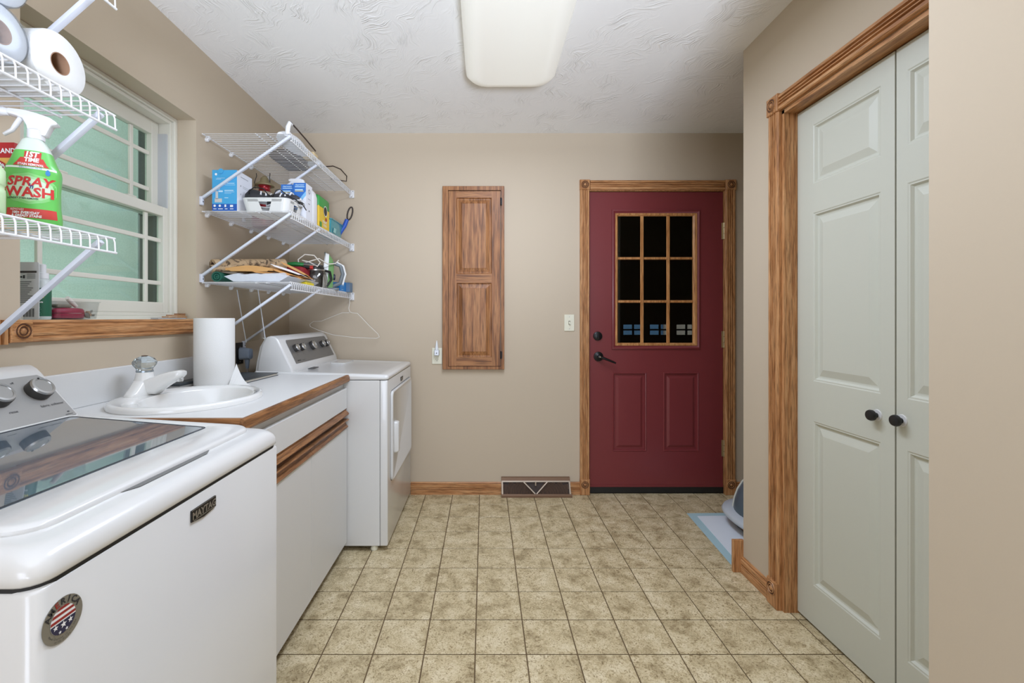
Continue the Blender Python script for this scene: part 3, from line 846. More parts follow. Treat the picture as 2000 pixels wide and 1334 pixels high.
# console
prof = [(-1.135, .905), (-1.140, .926), (-1.196, .990), (-1.246, 1.046), (-1.258, 1.058), (-1.272, 1.066), (-1.285, 1.069), (-1.297, 1.066), (-1.300, 1.05), (-1.300, .905)]
part('console', MB().prism(prof, 'y', WY_0+.012, WY_1-.012), WHITE, wa, bevel=0.004, seg=2, smooth=35)
fn = Vector((.126, 0, .110)).normalized()        # outward normal of the slanted face
ft = Vector((-.106, 0, .120)).normalized()
fn = Vector((ft.z, 0, -ft.x)).normalized()
F0 = Vector((-1.140, 0, .926))
def Mcon(u, v, d=0.0):
    p = F0 + ft*v + fn*d
    return (p.x, u, p.z)
def fascia(Mf, u0, u1, v0, v1, d):
    top = v1
    pts = [(u0, v0), (u1, v0), (u1-.004, v1-.012), (u1-.014, v1), (u0+.014, v1), (u0+.004, v1-.012)]
    return MB().loft([[Mf(u, v, 0.0005) for u, v in pts], [Mf(u, v, d) for u, v in pts]])
part('control_panel', fascia(Mcon, WY_0+.020, WY_1-.020, .004, .152, .003), CONSOLE, wa)
def knob(parent, c, n, r, h, dm=KNOBD):
    k = part('knob', MB().lathe([(r, 0), (r, h*.72), (r*.97, h*.8)], c, n, 24, cap0=False, cap1=True), dm, parent, smooth=40)
    part('knob_cap', MB().lathe([(r*.97, h*.78), (r*.90, h*.98), (r*.72, h), (r*.70, h*.93), (0, h*.93)], c, n, 24, cap0=False), SATIN, k, smooth=40)
    part('knob_pointer', MB().lathe([(.0025, 0), (.0025, .002)], Vector(c)+Vector(n)*h*.97+ft*r*.8, n, 8), BLACK, k)
    return k
for yk in (1.222, 1.118, 1.014):
    c = Mcon(yk, .098, .003)
    knob(wa, c, fn, 0.030, 0.026)
lettering(wa, TXTD, [('fabric softener', 1.232, .046, .011, 0, 0), ('rinse', 1.13, .046, .011, 0, 0), ('off', 1.180, .132, .009, 0, 0)], lambda u, v: Mcon(u, v, .0035))
lettering(wa, TXTD, [('appliance', 1.253, .008, .006, 0, 0), ('ec', 1.256, .016, .008, 0, .0003)], lambda u, v: Mcon(u, v, .0035))
# badge
def badge(parent, xf, yc, zc, w, h, size):
    pts = [(yc-w/2, zc+h/2), (yc-w/2, zc-h/2+.001), (yc, zc-h/2-h*.16), (yc+w/2, zc-h/2+.001), (yc+w/2, zc+h/2)]
    b = part('badge', MB().prism(pts, 'x', xf-.001, xf+.003), BLACK, parent, bevel=.0006, seg=1)
    bars(b, SATIN, [(yc-w*.44, yc+w*.44, zc-h*.42, zc-h*.36), (yc-w/2, yc+w/2, zc+h*.47, zc+h*.5)], lambda u, v: (xf+.0035, u, v), 'badge_line')
    lettering(b, SATIN, [('MAYTAG', yc, zc-size*.33, size, 0.0, .0006)], lambda u, v: (xf+.0036, u, v))
badge(wa, XW, .944, .8035, .082, .024, .0195)
# round sticker
sy, sz, sr = .629, .783, .0305
st = part('sticker', MB().loft([disc(lambda u, v: (XW+.0006, u, v), sy, sz, sr, 32), disc(lambda u, v: (XW+.0012, u, v), sy, sz, sr, 32)]), mat('foil_sticker', (150, 148, 140), .35, .6), wa)
Ms = lambda u, v: (XW+.0016, u, v)
def clipdisc(M, v0, v1, r, x):
    pts = []
    n = 14
    for k in range(n+1):
        v = v0 + (v1-v0)*k/n; w = math.sqrt(max(0, r*r - v*v)); pts.append((w, v))
    return [M(sy+w, sz+v, x) for w, v in pts] + [M(sy-w, sz+v, x) for w, v in reversed(pts)]
MsX = lambda u, v, x: (XW+x, u, v)
ri = sr*.62
part('white_field', MB().add(clipdisc(MsX, -ri, ri, ri, .0015), [tuple(range(30))]), TXTW, st)
fb_ = MB().add(clipdisc(MsX, -ri*.99, -ri*.08, ri*.99, .0018), [tuple(range(30))])
part('blue_field', fb_, mat('navy_print', (40, 40, 70), .5), st)
rs = MB()
for a, b in ((.02, .22), (.42, .62), (.80, .99)):
    rs.add(clipdisc(MsX, ri*a, ri*b, ri*.99, .0018), [tuple(range(30))])
part('red_stripe', rs, mat('red_print', (150, 40, 36), .5), st)
stm = MB()
for (du, dv, r) in ((0, -.36, .26), (-.62, -.28, .22), (.55, -.34, .22), (-.28, -.78, .14), (.25, -.8, .14)):
    pts = []
    for k in range(10):
        rr = r if k % 2 == 0 else r*.42
        a = R(90+36*k); pts.append((XW+.0021, sy+ri*(du+rr*math.cos(a)), sz+ri*(dv+rr*math.sin(a))))
    stm.add(pts, [tuple(range(10))])
part('star', stm, TXTW, st)
items = []; red_items = []
for k, ch in enumerate('AMERICA'):
    a = R(90 + 62 - k*124/6)
    it = (ch, sy + sr*.70*math.cos(a), sz + sr*.70*math.sin(a), .0115, 0, .0003, a - R(90))
    (red_items if k == 2 else items).append(it)
lettering(st, TXTD, items, Ms)
lettering(st, mat('red_print', (150, 40, 36)), red_items, Ms)
items = []
for row, txt, rad in ((0, 'Hand Crafted in the USA', .80), (1, 'with Pride', .92)):
    for k, ch in enumerate(txt):
        a = R(-90 + (k - len(txt)/2)*5.2)
        items.append((ch, sy + sr*rad*math.cos(a), sz + sr*rad*math.sin(a), .0034, 0, 0, a + R(90)))
lettering(st, TXTD, items, Ms)
for (fx, fy) in ((-1.2, .66), (-.66, .66), (-1.2, 1.22), (-.66, 1.22)):
    part('foot', MB().lathe([(.02, 0), (.02, .01), (.012, .022)], (fx, fy, 0), n=12), BLACK, wa)

# ================================================================== DRYER
XDf = -0.497; DY0, DY1 = 2.335, 3.068
dr = thing('dryer', 'white clothes dryer in the back left corner', 'dryer', (-0.85, 2.7, 0))
XDb = -1.19
part('cabinet', MB().box(XDb, -.537, DY0, DY1, .026, .878), WHITE, dr, bevel=.004)
part('seam', MB().box(-.537, -.5345, DY0+.003, DY1-.003, .03, .874), SEAM, dr)
Mf = lambda u, v, d: (XDf + d, u, v)
dz0, dz1, dya, dyb = .332, .808, 2.408, 3.022
fp_ = MB()
loops = [[(x, a, b) for a, b in rrect(DY0+i, DY1-i, .026+i, .878-i, .006, 3)] for x, i in ((-.5345, 0), (XDf-.006, 0), (XDf-.0015, .002), (XDf, .006))]
fp_.loft(loops)
part('front_panel', fp_, WHITE, dr, smooth=40)
part('top_seam', MB().box(XDb+.01, XDf-.006, DY0+.006, DY1-.006, .876, .884), SEAM, dr)
tp = MB(); loops = []
ol2 = lambda ins, r: rrect(XDb+ins, XDf+.004-ins, DY0-.003+ins, DY1+.003-ins, r, 5)
def dzt(x, y): # gently crowned top
    tx = (x - XDf)/(XDb - XDf); ty = (y - (DY0+DY1)/2)/((DY1-DY0)/2)
    return .905 + .022*tx
loops.append([(a, b, .8815) for a, b in ol2(.003, .016)])
for k in range(5):
    an = R(90*k/4); rr = .016
    loops.append([(a, b, dzt(a, b) - rr + rr*math.sin(an)) for a, b in ol2(rr*(1-math.cos(an)), .018)])
loops.append([(a, b, dzt(a, b)) for a, b in ol2(.05, .02)])
loops.append([(a, b, dzt(a, b)-.002) for a, b in ol2(.056, .02)])
tp.loft(loops)
part('top', tp, WHITE, dr, smooth=50)
# door
rdoor = lambda i, x, r: [(x, a, b) for a, b in rrect(dya+i, dyb-i, dz0+i, dz1-i, r, 6)]
part('door_gap', MB().loft([rdoor(-.004, XDf+.0005, .032), rdoor(.002, XDf+.0007, .03)], False, False), mat('gap_grey', (110, 110, 110), .7), dr)
dd2 = part('door', MB().loft([rdoor(0, XDf-.002, .03), rdoor(0, XDf+.010, .03), rdoor(.003, XDf+.013, .028), rdoor(.008, XDf+.0135, .025), rdoor(.010, XDf+.012, .025)]), WHITE, dr, smooth=40)
hz0, hz1, hy = .470, .640, 2.470
hl = MB()
hl.loft([[(x, a, b) for a, b in rrect(hy-.024+i, hy+.024-i, hz0+i, hz1-i, .012, 4)] for x, i in ((XDf+.011, 0), (XDf+.026, .001), (XDf+.034, .006), (XDf+.035, .010))])
part('handle', hl, WHITE, dd2, smooth=40)
for zz in (.70, .44):
    part('hinge', MB().box(XDf-.001, XDf+.011, dyb+.002, dyb+.010, zz-.045, zz+.045), SATIN, dr)
badge(dr, XDf, 2.73, .8365, .072, .022, .0165)
for (fx, fy) in ((-.57, DY0+.022), (-1.12, DY0+.022), (-.57, DY1-.03), (-1.12, DY1-.03)):
    part('foot', MB().lathe([(.018, 0), (.020, .010), (.010, .028)], (fx, fy, 0), n=12), IVORY, dr, smooth=40)
# console
cp = [(-.985, .906), (-.992, .945), (-1.030, 1.020), (-1.062, 1.084), (-1.074, 1.098), (-1.10, 1.107), (-1.125, 1.100), (-1.148, 1.06), (-1.165, .98), (-1.172, .918), (-1.172, .906)]
part('console', MB().prism(cp, 'y', DY0+.006, DY1-.012), WHITE, dr, bevel=.010, seg=3, smooth=40)
part('console_back', MB().prism([(x-.014 if x < -1.1 else x-.05, z-.012 if z > .95 else z) for x, z in cp], 'y', DY0+.02, DY1-.03), WHITE, dr, bevel=.008, seg=2, smooth=40)
ft_s = ft
ft2 = Vector((-.070, 0, .139)).normalized(); fn2 = Vector((ft2.z, 0, -ft2.x)).normalized(); F2 = Vector((-.992, 0, .945))
def Md2(u, v, d=0.0):
    p = F2 + ft2*v + fn2*d
    return (p.x, u, p.z)
part('control_panel', fascia(Md2, DY0+.075, DY1-.060, .012, .150, .003), CONSOLE2, dr)
ft = ft2
for yk, r in ((2.475, .021), (2.555, .021), (2.715, .027), (2.875, .021), (2.955, .021)):
    knob(dr, Md2(yk, .096, .003), fn2, r, .024)
lettering(dr, TXTD, [('MAYTAG', 2.46, .022, .010, 0, .0003), ('commercial', 2.52, .022, .008, 0, 0), ('dryness', 2.475, .056, .006, 0, 0), ('temp', 2.555, .058, .006, 0, 0), ('start', 2.875, .058, .006, 0, 0)], lambda u, v: Md2(u, v, .0035))
part('lint_cover', MB().loft([[(x, a, dzt(x, a)+h) for x, a in rrect(-.955, -.86, 2.80, 3.0, .02, 4)] for h in (-.002, .004)]), WHITE, dr, smooth=40)
part('lint_handle', MB().box(-.97, -.94, 2.50, 2.58, .918, .922), mat('recess_dark', (90, 90, 90), .6), dr)

# ================================================================== SINK CABINET AND COUNTER
XCf = -0.703
CYa, CYb = 1.322, 2.328
sc_ = thing('sink_cabinet', 'white laminate sink cabinet with oak finger pulls', 'cabinet', (-1.0, 1.82, 0))
part('body', MB().box(-1.31, XCf-.02, CYa+.004, CYb-.002, .10, .735), WHITE2, sc_)
part('toe_kick', MB().box(-1.31, XCf-.06, CYa+.004, CYb-.002, 0, .10), mat('toe_dark', (90, 84, 76), .7), sc_)
part('side_panel', MB().box(-1.31, XCf-.02, CYa, CYa+.012, .10, .872), WHITE2, sc_)
part('side_panel', MB().box(-1.31, XCf-.02, CYb-.012, CYb, .10, .872), WHITE2, sc_)
part('front_rail', MB().box(XCf-.036, XCf-.02, CYa+.012, CYb-.012, .735, .872), WHITE2, sc_)
def cab_front(name, y0, y1, z0, z1, pull):
    o = part(name, MB().box(XCf-.02, XCf, y0, y1, z0, z1), WHITE2, sc_, bevel=.001, seg=1)
    return o
def pull_rail(parent, y0, y1, zt, h, up):
    # finger pull: two lips with a cove between
    x0 = XCf-.02
    if up:   # top of a door
        p = [(x0, zt-h), (XCf+.004, zt-h), (XCf+.008, zt-h+.006), (XCf-.004, zt-h*.62), (XCf-.006, zt-h*.42), (XCf+.010, zt-h*.16), (XCf+.012, zt-.004), (XCf+.008, zt), (x0, zt)]
    else:
        p = [(x0, zt-h), (XCf+.008, zt-h), (XCf+.012, zt-h+.006), (XCf+.004, zt-h*.5), (XCf-.004, zt-h*.3), (XCf, zt), (x0, zt)]
    part('finger_pull', MB().prism(p, 'y', y0, y1), EDGE['y'], parent)
df = cab_front('drawer_front', CYa+.002, CYb-.004, .737, .840, 0)
pull_rail(df, CYa+.002, CYb-.004, .736, .032, False)
for y0, y1 in ((CYa+.002, 1.848), (1.851, CYb-.004)):
    dr_ = cab_front('cabinet_door', y0, y1, .054, .640, 1)
    pull_rail(dr_, y0, y1, .684, .045, True)

CT = .908
co = thing('countertop', 'white laminate countertop with oak front edge', 'countertop', (-1.0, 1.82, CT-.036))
cx0, cx1, cy0_, cy1_ = XL, -.706, 1.328, 2.330
SKc = (-1.037, 1.607); SKa = (.225, .250)
N = 48
def rect_pt(ang):
    dx, dy = math.cos(ang), math.sin(ang)
    ts = []
    if dx > 1e-9: ts.append((cx1-SKc[0])/dx)
    if dx < -1e-9: ts.append((cx0-SKc[0])/dx)
    if dy > 1e-9: ts.append((cy1_-SKc[1])/dy)
    if dy < -1e-9: ts.append((cy0_-SKc[1])/dy)
    t = min(ts); return (SKc[0]+dx*t, SKc[1]+dy*t)
angs = [2*math.pi*k/N for k in range(N)]
for c in ((cx0, cy0_), (cx1, cy0_), (cx1, cy1_), (cx0, cy1_)):
    angs.append(math.atan2(c[1]-SKc[1], c[0]-SKc[0]) % (2*math.pi))
angs = sorted(set(angs))
ell = lambda s: [(SKc[0]+SKa[0]*s*math.cos(a), SKc[1]+SKa[1]*s*math.sin(a)) for a in angs]
rc = [rect_pt(a) for a in angs]
tb = MB().loft([[(x, y, CT) for x, y in ell(.90)], [(x, y, CT) for x, y in rc], [(x, y, CT-.036) for x, y in rc], [(x, y, CT-.036) for x, y in ell(.90)]], closed=True)
part('laminate_top', tb, WHITE2, co)
eb = MB()
ep = [(0, CT-.036), (.012, CT-.036), (.016, CT-.030), (.016, CT-.012), (.010, CT-.001), (0, CT-.001)]
part('front_edge_band', MB().prism([(cx1 + a, z) for a, z in ep], 'y', cy0_-.014, cy1_), EDGE['y'], co)
part('end_edge_band', MB().prism([(cy0_ - a, z) for a, z in ep], 'x', cx0+.12, cx1), EDGE['x'], co)
part('backsplash', MB().box(XL, XL+.018, 1.30, cy1_, CT, 1.024), WHITE2, co, bevel=.003)

# sink
sk = thing('sink', 'oval white drop-in sink in the countertop', 'sink', (SKc[0], SKc[1], CT))
bc = (-1.005, 1.607); ba = (.155, .205)
M_ = 48
def eloop(c, a, z, s=1.0, sb=None):
    return [(c[0]+a[0]*s*math.cos(2*math.pi*k/M_), c[1]+a[1]*s*math.sin(2*math.pi*k/M_), z) for k in range(M_)]
rimp = [(SKc, SKa, CT+.0005, 1.0), (SKc, SKa, CT+.010, 1.0), (SKc, SKa, CT+.017, .985), (SKc, SKa, CT+.020, .955), (SKc, SKa, CT+.019, .93)]
inn = [(bc, ba, CT+.016, 1.02), (bc, ba, CT+.010, 1.0), (bc, ba, CT-.03, .93), (bc, ba, CT-.09, .80), (bc, ba, CT-.125, .55), (bc, ba, CT-.135, .15)]
part('basin', MB().loft([eloop(*p) for p in rimp] + [eloop(*p) for p in inn], cap0=False), SINKW, sk, smooth=60)
part('drain', MB().lathe([(.022, 0), (.020, .003), (0, .002)], (bc[0], bc[1], CT-.135), n=20), CHROME, sk, smooth=40)

# faucet
fx, fy, fz = -1.222, 1.636, CT+.019
fa = thing('faucet', 'white single handle faucet with clear crystal knob', 'faucet', (fx, fy, fz))
pl = MB()
def sup(wx, wy, z): return [(fx + wx*math.copysign(abs(math.cos(t))**.7, math.cos(t)), fy + wy*math.copysign(abs(math.sin(t))**.9, math.sin(t)), z) for t in [2*math.pi*k/32 for k in range(32)]]
FZ = fz - .002
pl.loft([sup(.031, .082, FZ), sup(.031, .082, FZ+.007), sup(.030, .076, FZ+.013), sup(.029, .062, FZ+.024), sup(.028, .046, FZ+.040), sup(.026, .034, FZ+.052)])
part('base_plate', pl, SINKW, fa, smooth=60)
part('valve_body', MB().lathe([(.038, .012), (.036, .03), (.029, .06), (.0255, .080)], (fx, fy, fz), n=24), SINKW, fa, smooth=50)
sp = MB(); loops = []
for t in range(13):
    s = t/12.0
    x = fx + .004 + .138*s
    zt = fz + .050 + .036*math.sin(s*1.5)
    zb = fz - .001 if s < .34 else fz - .001 + (.062)*((s-.34)/.66)**.8
    w = .036 - .015*s**.8
    if t == 12: w *= .7; zb += .004; zt -= .004
    lo_ = []
    for k in range(20):
        q = 2*math.pi*k/20; cx_, sx_ = math.cos(q), math.sin(q)
        lo_.append((x, fy + w*math.copysign(abs(cx_)**.55, cx_), (zt+zb)/2 + (zt-zb)/2*math.copysign(abs(sx_)**.55, sx_)))
    loops.append(lo_)
sp.loft(loops)
part('spout', sp, SINKW, fa, smooth=60)
part('aerator', MB().lathe([(.0105, 0), (.0115, .004), (.0115, .022)], (fx+.126, fy, fz+.044), n=16), CHROME, fa, smooth=40)
kn = MB()
kp = [(.024, .082), (.026, .090), (.036, .104), (.038, .114), (.029, .127), (.015, .134), (0, .134)]
kn.lathe(kp, (fx, fy, fz), n=8)
CRYS = bpy.data.materials.new('crystal_acrylic'); CRYS.use_nodes = True
_b = CRYS.node_tree.nodes['Principled BSDF']
_b.inputs['Transmission Weight'].default_value = 0.9; _b.inputs['Roughness'].default_value = .02; _b.inputs['IOR'].default_value = 1.47
_b.inputs['Base Color'].default_value = lin((225, 235, 238))
ko = part('crystal_knob', kn, CRYS, fa, label='clear faceted knob')
part('knob_collar', MB().lathe([(.0265, .078), (.0265, .084), (.022, .084)], (fx, fy, fz), n=20), mat('knob_collar_grey', (150, 160, 165), .2, .5), ko)
part('knob_button', MB().lathe([(.010, .1342), (.010, .137), (0, .138)], (fx, fy, fz), n=16), mat('bronze_button', (96, 78, 66), .3, .6), ko)
part('pop_up_rod', MB().tube([(fx-.03, fy-.004, fz), (fx-.03, fy-.004, fz+.045)], .003, 6).lathe([(.006, 0), (.006, .008)], (fx-.03, fy-.004, fz+.042), n=10), SATIN, fa)

# paper towel roll
ptc = (-1.178, 1.985); pr = .0785
pt = thing('paper_towel_roll', 'white paper towel roll standing on the countertop', 'paper towel', (ptc[0], ptc[1], CT))
part('roll', MB().lathe([(pr-.001, 0.001), (pr, .004), (pr, .287), (pr-.002, .290), (.024, .290), (.024, .25)], (ptc[0], ptc[1], CT), n=48, cap0=True, cap1=True), PAPER, pt, smooth=40)
part('core', MB().lathe([(.0235, .251), (.0235, .2905), (.021, .2905), (.021, .251)], (ptc[0], ptc[1], CT), n=24, cap0=False, cap1=False), CARD, pt, smooth=40)
# loose sheet: leaves the roll at its front right and trails on the counter
sh = MB(); rows = []
th0 = R(-62)
p0 = Vector((ptc[0] + pr*math.cos(th0)*1.002, ptc[1] + pr*math.sin(th0)*1.002, 0))
p_end = Vector((-0.985, 1.86, 0))
for i in range(9):
    s = i/8.0
    a = Vector((ptc[0]+pr*1.004*math.cos(R(-70+75*min(1, s*1.4))), ptc[1]+pr*1.004*math.sin(R(-70+75*min(1, s*1.4))), 0))
    q = p0.lerp(p_end, s)
    base = Vector((ptc[0] + (pr+.002)*1 + (.10)*s, ptc[1] - .035 - .02*s, 0))
    top = .085*(1-s)**2.0 + .003
    rows.append(((base.x, base.y, CT+.002+.004*math.sin(s*5)), (base.x-.004, base.y+.05*(1-s)+.02, CT+top)))
for i in range(8):
    a, b = rows[i], rows[i+1]
    sh.add([a[0], b[0], b[1], a[1]], [(0, 1, 2, 3)])
part('loose_sheet', sh, PAPER, pt, smooth=60)

# dark folder / book on the counter behind the towel roll
bk = thing('notebook', 'dark covered book lying on the counter by the dryer', 'book', (-1.14, 2.16, CT))
c0 = Vector((-1.145, 2.165, CT)); ux = Vector((.985, -.05, 0)).normalized(); uy = Vector((-ux.y, ux.x, 0)); uz = Vector((0, 0, 1))
part('pages', MB().obox(c0+uz*.007, ux, uy, uz, .090, .138, .005), mat('page_paper', (214, 208, 194), .8), bk)
part('cover', MB().obox(c0+uz*.0135, ux, uy, uz, .094, .142, .0015), mat('dark_cover', (52, 58, 62), .35), bk)
part('cover', MB().obox(c0+uz*.0015, ux, uy, uz, .094, .142, .0015), mat('dark_cover', (52, 58, 62), .35), bk)
bars(bk, mat('grey_stripe', (120, 128, 132), .4), [(-.04+.02*k, -.036+.02*k, -.12, .12) for k in range(5)], lambda u, v: tuple(c0+uz*.0155+ux*u+uy*v), 'cover_stripe')
tr = thing('soap_tray', 'flat dark tray behind the faucet spout by the backsplash', 'tray', (-1.275, 1.93, CT))
part('tray_base', MB().box(-1.305, -1.245, 1.86, 2.06, CT, CT+.010), mat('grey_tray', (140, 138, 134), .4), tr, bevel=.003)
part('tray_insert', MB().box(-1.302, -1.25, 1.865, 2.055, CT+.010, CT+.022), mat('dark_cover', (52, 58, 62), .35), tr, bevel=.003)

# dryer outlet and plug on left wall
do = thing('dryer_outlet', 'black range style outlet plate low on the left wall', 'outlet', (XL, 2.46, .95))
part('cover_plate', MB().box(XL, XL+.006, 2.425, 2.495, .950, 1.066), BLACK, do, bevel=.002)
for zz in (.962, 1.04): part('screw', MB().lathe([(.004, 0), (0, .0015)], (XL+.006, 2.46, zz), (1,0,0), 10), SATIN, do)
part('socket_ring', MB().lathe([(.030, 0), (.030, .006), (.026, .008)], (XL+.004, 2.46, 1.012), (1,0,0), 24), BLACK, do, smooth=40)
PLUG = mat('grey_blue_plug', (128, 140, 156), .45)
pg = thing('dryer_plug', 'grey blue right angle plug in the black outlet', 'plug', (XL+.03, 2.46, .97))
part('plug_body', MB().loft([[(XL+.012+.052*s, a, b) for a, b in rrect(2.46-.028+.004*s, 2.46+.028-.004*s, .972+.004*s, 1.040-.008*s, .016, 4)] for s in (0, .3, .8, 1)]), PLUG, pg, bevel=.002, smooth=40)
part('strain_relief', MB().lathe([(.014, 0), (.010, -.035), (.008, -.05)], (XL+.045, 2.46, .976), n=14), PLUG, pg, smooth=40)
part('cord', MB().tube([(XL+.045, 2.46, .93), (XL+.046, 2.462, .90), (XL+.05, 2.47, .80), (XL+.05, 2.5, .5)], .006, 8), mat('cord_grey', (150, 140, 132), .5), pg, smooth=60)
# ================================================================== WIRE SHELVES
def wire_shelf(label, group, xf, y0, y1, z, mids, brackets, bdz, end_plate, y_first):
    xb = XL + .014
    t = thing('wire_shelf', label, 'wire shelf', ((xf+xb)/2, (y0+y1)/2, z), group)
    r = .0030; lip = .035
    part('front_rail', MB().tube([(xf, y0, z), (xf, y1, z)], r, 8), WIRE, t, smooth=60)
    part('lip_rail', MB().tube([(xf+.004, y0, z-lip), (xf+.004, y1, z-lip)], r, 8), WIRE, t, smooth=60)
    part('back_rail', MB().tube([(xb, y0, z-.003), (xb, y1, z-.003)], r, 8), WIRE, t, smooth=60)
    for f_ in mids:
        xm = xb + (xf-xb)*f_
        part('middle_rail', MB().tube([(xm, y0-.002, z-.004), (xm, y1, z-.004)], r*.85, 8), WIRE, t, smooth=60)
    sp_ = .0235
    n = int((y1 - y0 - .012)/sp_) + 1
    ys_ = [y_first - k*sp_ for k in range(n)] if y_first > (y0+y1)/2 else [y_first + k*sp_ for k in range(n)]
    ys_ = [y for y in ys_ if y0+.003 < y < y1-.003]
    cwm = MB().tube([(xb, ys_[0], z), (xf-.002, ys_[0], z), (xf+.002, ys_[0], z-.003), (xf+.0045, ys_[0], z-.010), (xf+.0055, ys_[0], z-lip)], .0019 if y0 < 1 else .0017, 6)
    src = part('cross_wire', cwm, WIRE, t, smooth=60)
    copies(src, t, [(0, y-ys_[0], 0) for y in ys_[1:]])
    for yb_ in brackets:
        b = MB()
        p0 = Vector((xf+.001, yb_, z-.012)); p1 = Vector((XL+.012, yb_, z-bdz))
        d = (p1-p0).normalized(); ay = Vector((0, 1, 0)); nn = d.cross(ay)
        b.obox((p0+p1)/2, d, ay, nn, (p1-p0).length/2, .0075, .0055)
        b.box(XL, XL+.014, yb_-.0085, yb_+.0085, z-bdz-.034, z-bdz+.006)
        br = part('bracket', b, BRK, t, bevel=.002, smooth=40)
        part('bracket_screw', MB().lathe([(.0035, 0), (.002, .0015), (0, .0015)], (XL+.014, yb_, z-bdz-.018), (1, 0, 0), 8), SEAM, br)
    k = y0 + .05
    while k < y1-.05:
        part('wall_clip', MB().lathe([(.010, 0), (.010, .010), (.006, .014)], (XL, k, z-.012), (1, 0, 0), 10).box(XL+.002, XL+.018, k-.006, k+.006, z-.012, z+.003), WIRE, t, smooth=40)
        k += .205
    if end_plate:
        e = MB().box(xf-.012, xf+.022, y1, YB, z-.048, z+.004)
        ep_ = part('end_bracket', e, WIRE, t, bevel=.003)
        part('end_cup', MB().tube([(xf+.005, y1-.020, z-lip-.002), (xf+.005, y1+.004, z-lip-.002)], .0085, 10), WIRE, ep_, smooth=50)
        part('screw', MB().lathe([(.003, 0), (.0, .001)], (xf+.014, y1-.0005, z-.004), (0,-1,0), 8), SEAM, ep_)
    return t
XS = -.905
FZ_ = (2.060, 1.6985, 1.366)
far_labels = ('top wire shelf above the dryer with brown cord hanging over its edge', 'middle wire shelf above the dryer holding the blue boxes', 'bottom wire shelf above the dryer holding envelopes and the iron')
for z, lb in zip(FZ_, far_labels):
    wire_shelf(lb, 'wire shelves above the dryer', XS, 2.118, YB-.012, z, (.61, .735), (2.124, 2.496), .300, True, 2.128)
NZ_ = (1.990, 1.694, 1.393)
near_labels = ('highest wire shelf over the window, cut off at the photo top', 'wire shelf in front of the window carrying paper rolls', 'wire shelf in front of the window carrying the green spray bottle')
for z, lb in zip(NZ_, near_labels):
    wire_shelf(lb, 'wire shelves before the window', XS, .28, 1.113, z, (.68,), (1.0727, .45), .375, False, 1.1079)

# ================================================================== ITEMS ON THE NEAR SHELVES
# paper roll, end towards the room
def roll(name, label, cat, yc, zc, xface, r, length, wrap=None, group=None, core=.0225):
    t = thing(name, label, cat, (xface-length/2, yc, zc-r), group)
    c = (xface, yc, zc)
    part('paper', MB().lathe([(core, -.02), (core, 0), (r-.004, 0), (r-.001, -.002), (r, -.006), (r, -length+.004), (r-.004, -length)], c, (1, 0, 0), 48, cap0=False, cap1=True), PAPER, t, smooth=40)
    part('core', MB().lathe([(core-.001, -length+.01), (core-.001, .0005), (core+.0008, .0005)], c, (1, 0, 0), 32, cap0=True, cap1=False), CARD, t, smooth=40)
    return t
roll('paper_roll', 'loose white paper roll with brown core on the wire shelf', 'paper roll', 1.013, 1.7655, -.945, .0675, .23)
WRAP = glass('thin_wrap', (240, 244, 250), .10, .3)
for (yc, zc, lb) in ((.886, 1.758, 'plastic wrapped paper roll left of the loose roll'), (.886, 1.872, 'plastic wrapped paper roll stacked on another wrapped roll')):
    t = roll('wrapped_paper_roll', lb, 'paper roll', yc, zc, -.945, .0565, .23, group='wrapped paper rolls')
    c = (-.945, yc, zc)
    part('plastic_wrap', MB().lathe([(.006, .004), (.03, .006), (.054, .004), (.0585, -.004), (.0585, -.22)], c, (1, 0, 0), 24, cap0=True, cap1=False), WRAP, t, smooth=60)

# --- spray bottle
SBX, SBY, SBZ = -.9900, 1.000, 1.396
sb = thing('spray_bottle', 'green trigger spray bottle of laundry stain remover', 'spray bottle', (SBX, SBY, SBZ))
GREEN = mat('bright_green_plastic', (104, 196, 92), .3, coat=.3)
GREEN2 = mat('label_green', (92, 190, 84), .4)
wprof = [(0, .052), (.006, .055), (.02, .0555), (.05, .052), (.08, .0515), (.10, .053), (.118, .0545), (.128, .053), (.138, .047), (.150, .042), (.165, .0365), (.180, .029), (.190, .022), (.196, .015)]
def bw(h):
    for (a, wa_), (b, wb_) in zip(wprof, wprof[1:]):
        if a <= h <= b: return wa_ + (wb_-wa_)*(h-a)/(b-a)
    return wprof[-1][1]
def bdep(h): return min(bw(h)*.62, .030) if h < .19 else bw(h)*.9
def supell(w, d, z, n=40, e=.75):
    o = []
    for k in range(n):
        a = 2*math.pi*k/n; c, s_ = math.cos(a), math.sin(a)
        o.append((SBX + w*math.copysign(abs(c)**e, c), SBY + d*math.copysign(abs(s_)**e, s_), z))
    return o
hs_ = [0, .003] + [h for h, _ in wprof[1:]]
loops = [supell(bw(0)-.003, bdep(0)-.003, SBZ)] + [supell(bw(h), bdep(h), SBZ+h) for h in hs_[1:] if h <= .196]
lower = MB().loft([l for l, h in zip(loops, hs_) if h <= .1651], cap1=True)
part('bottle', lower, GREEN, sb, smooth=60)
upper = MB().loft([supell(bw(h), bdep(h), SBZ+h) for h in (.165, .180, .190, .196)])
part('bottle_neck', upper, mat('pale_plastic', (214, 226, 214), .3), sb, smooth=60)
def Mbot(u, v, lift=.0012):
    """label surface facing the viewer: u across (-1..1 of local width, metres), v height"""
    w, d = bw(v), bdep(v)
    s_ = max(-.985, min(.985, u/w))
    e = .75
    # superellipse |x/w|^(2/e)+|y/d|^(2/e)=1
    y = d*(1 - abs(s_)**(2/e))**(e/2)
    return (SBX + u, SBY - y - lift, SBZ + v)
def decal(pts_fn, m, name, lift):
    pass
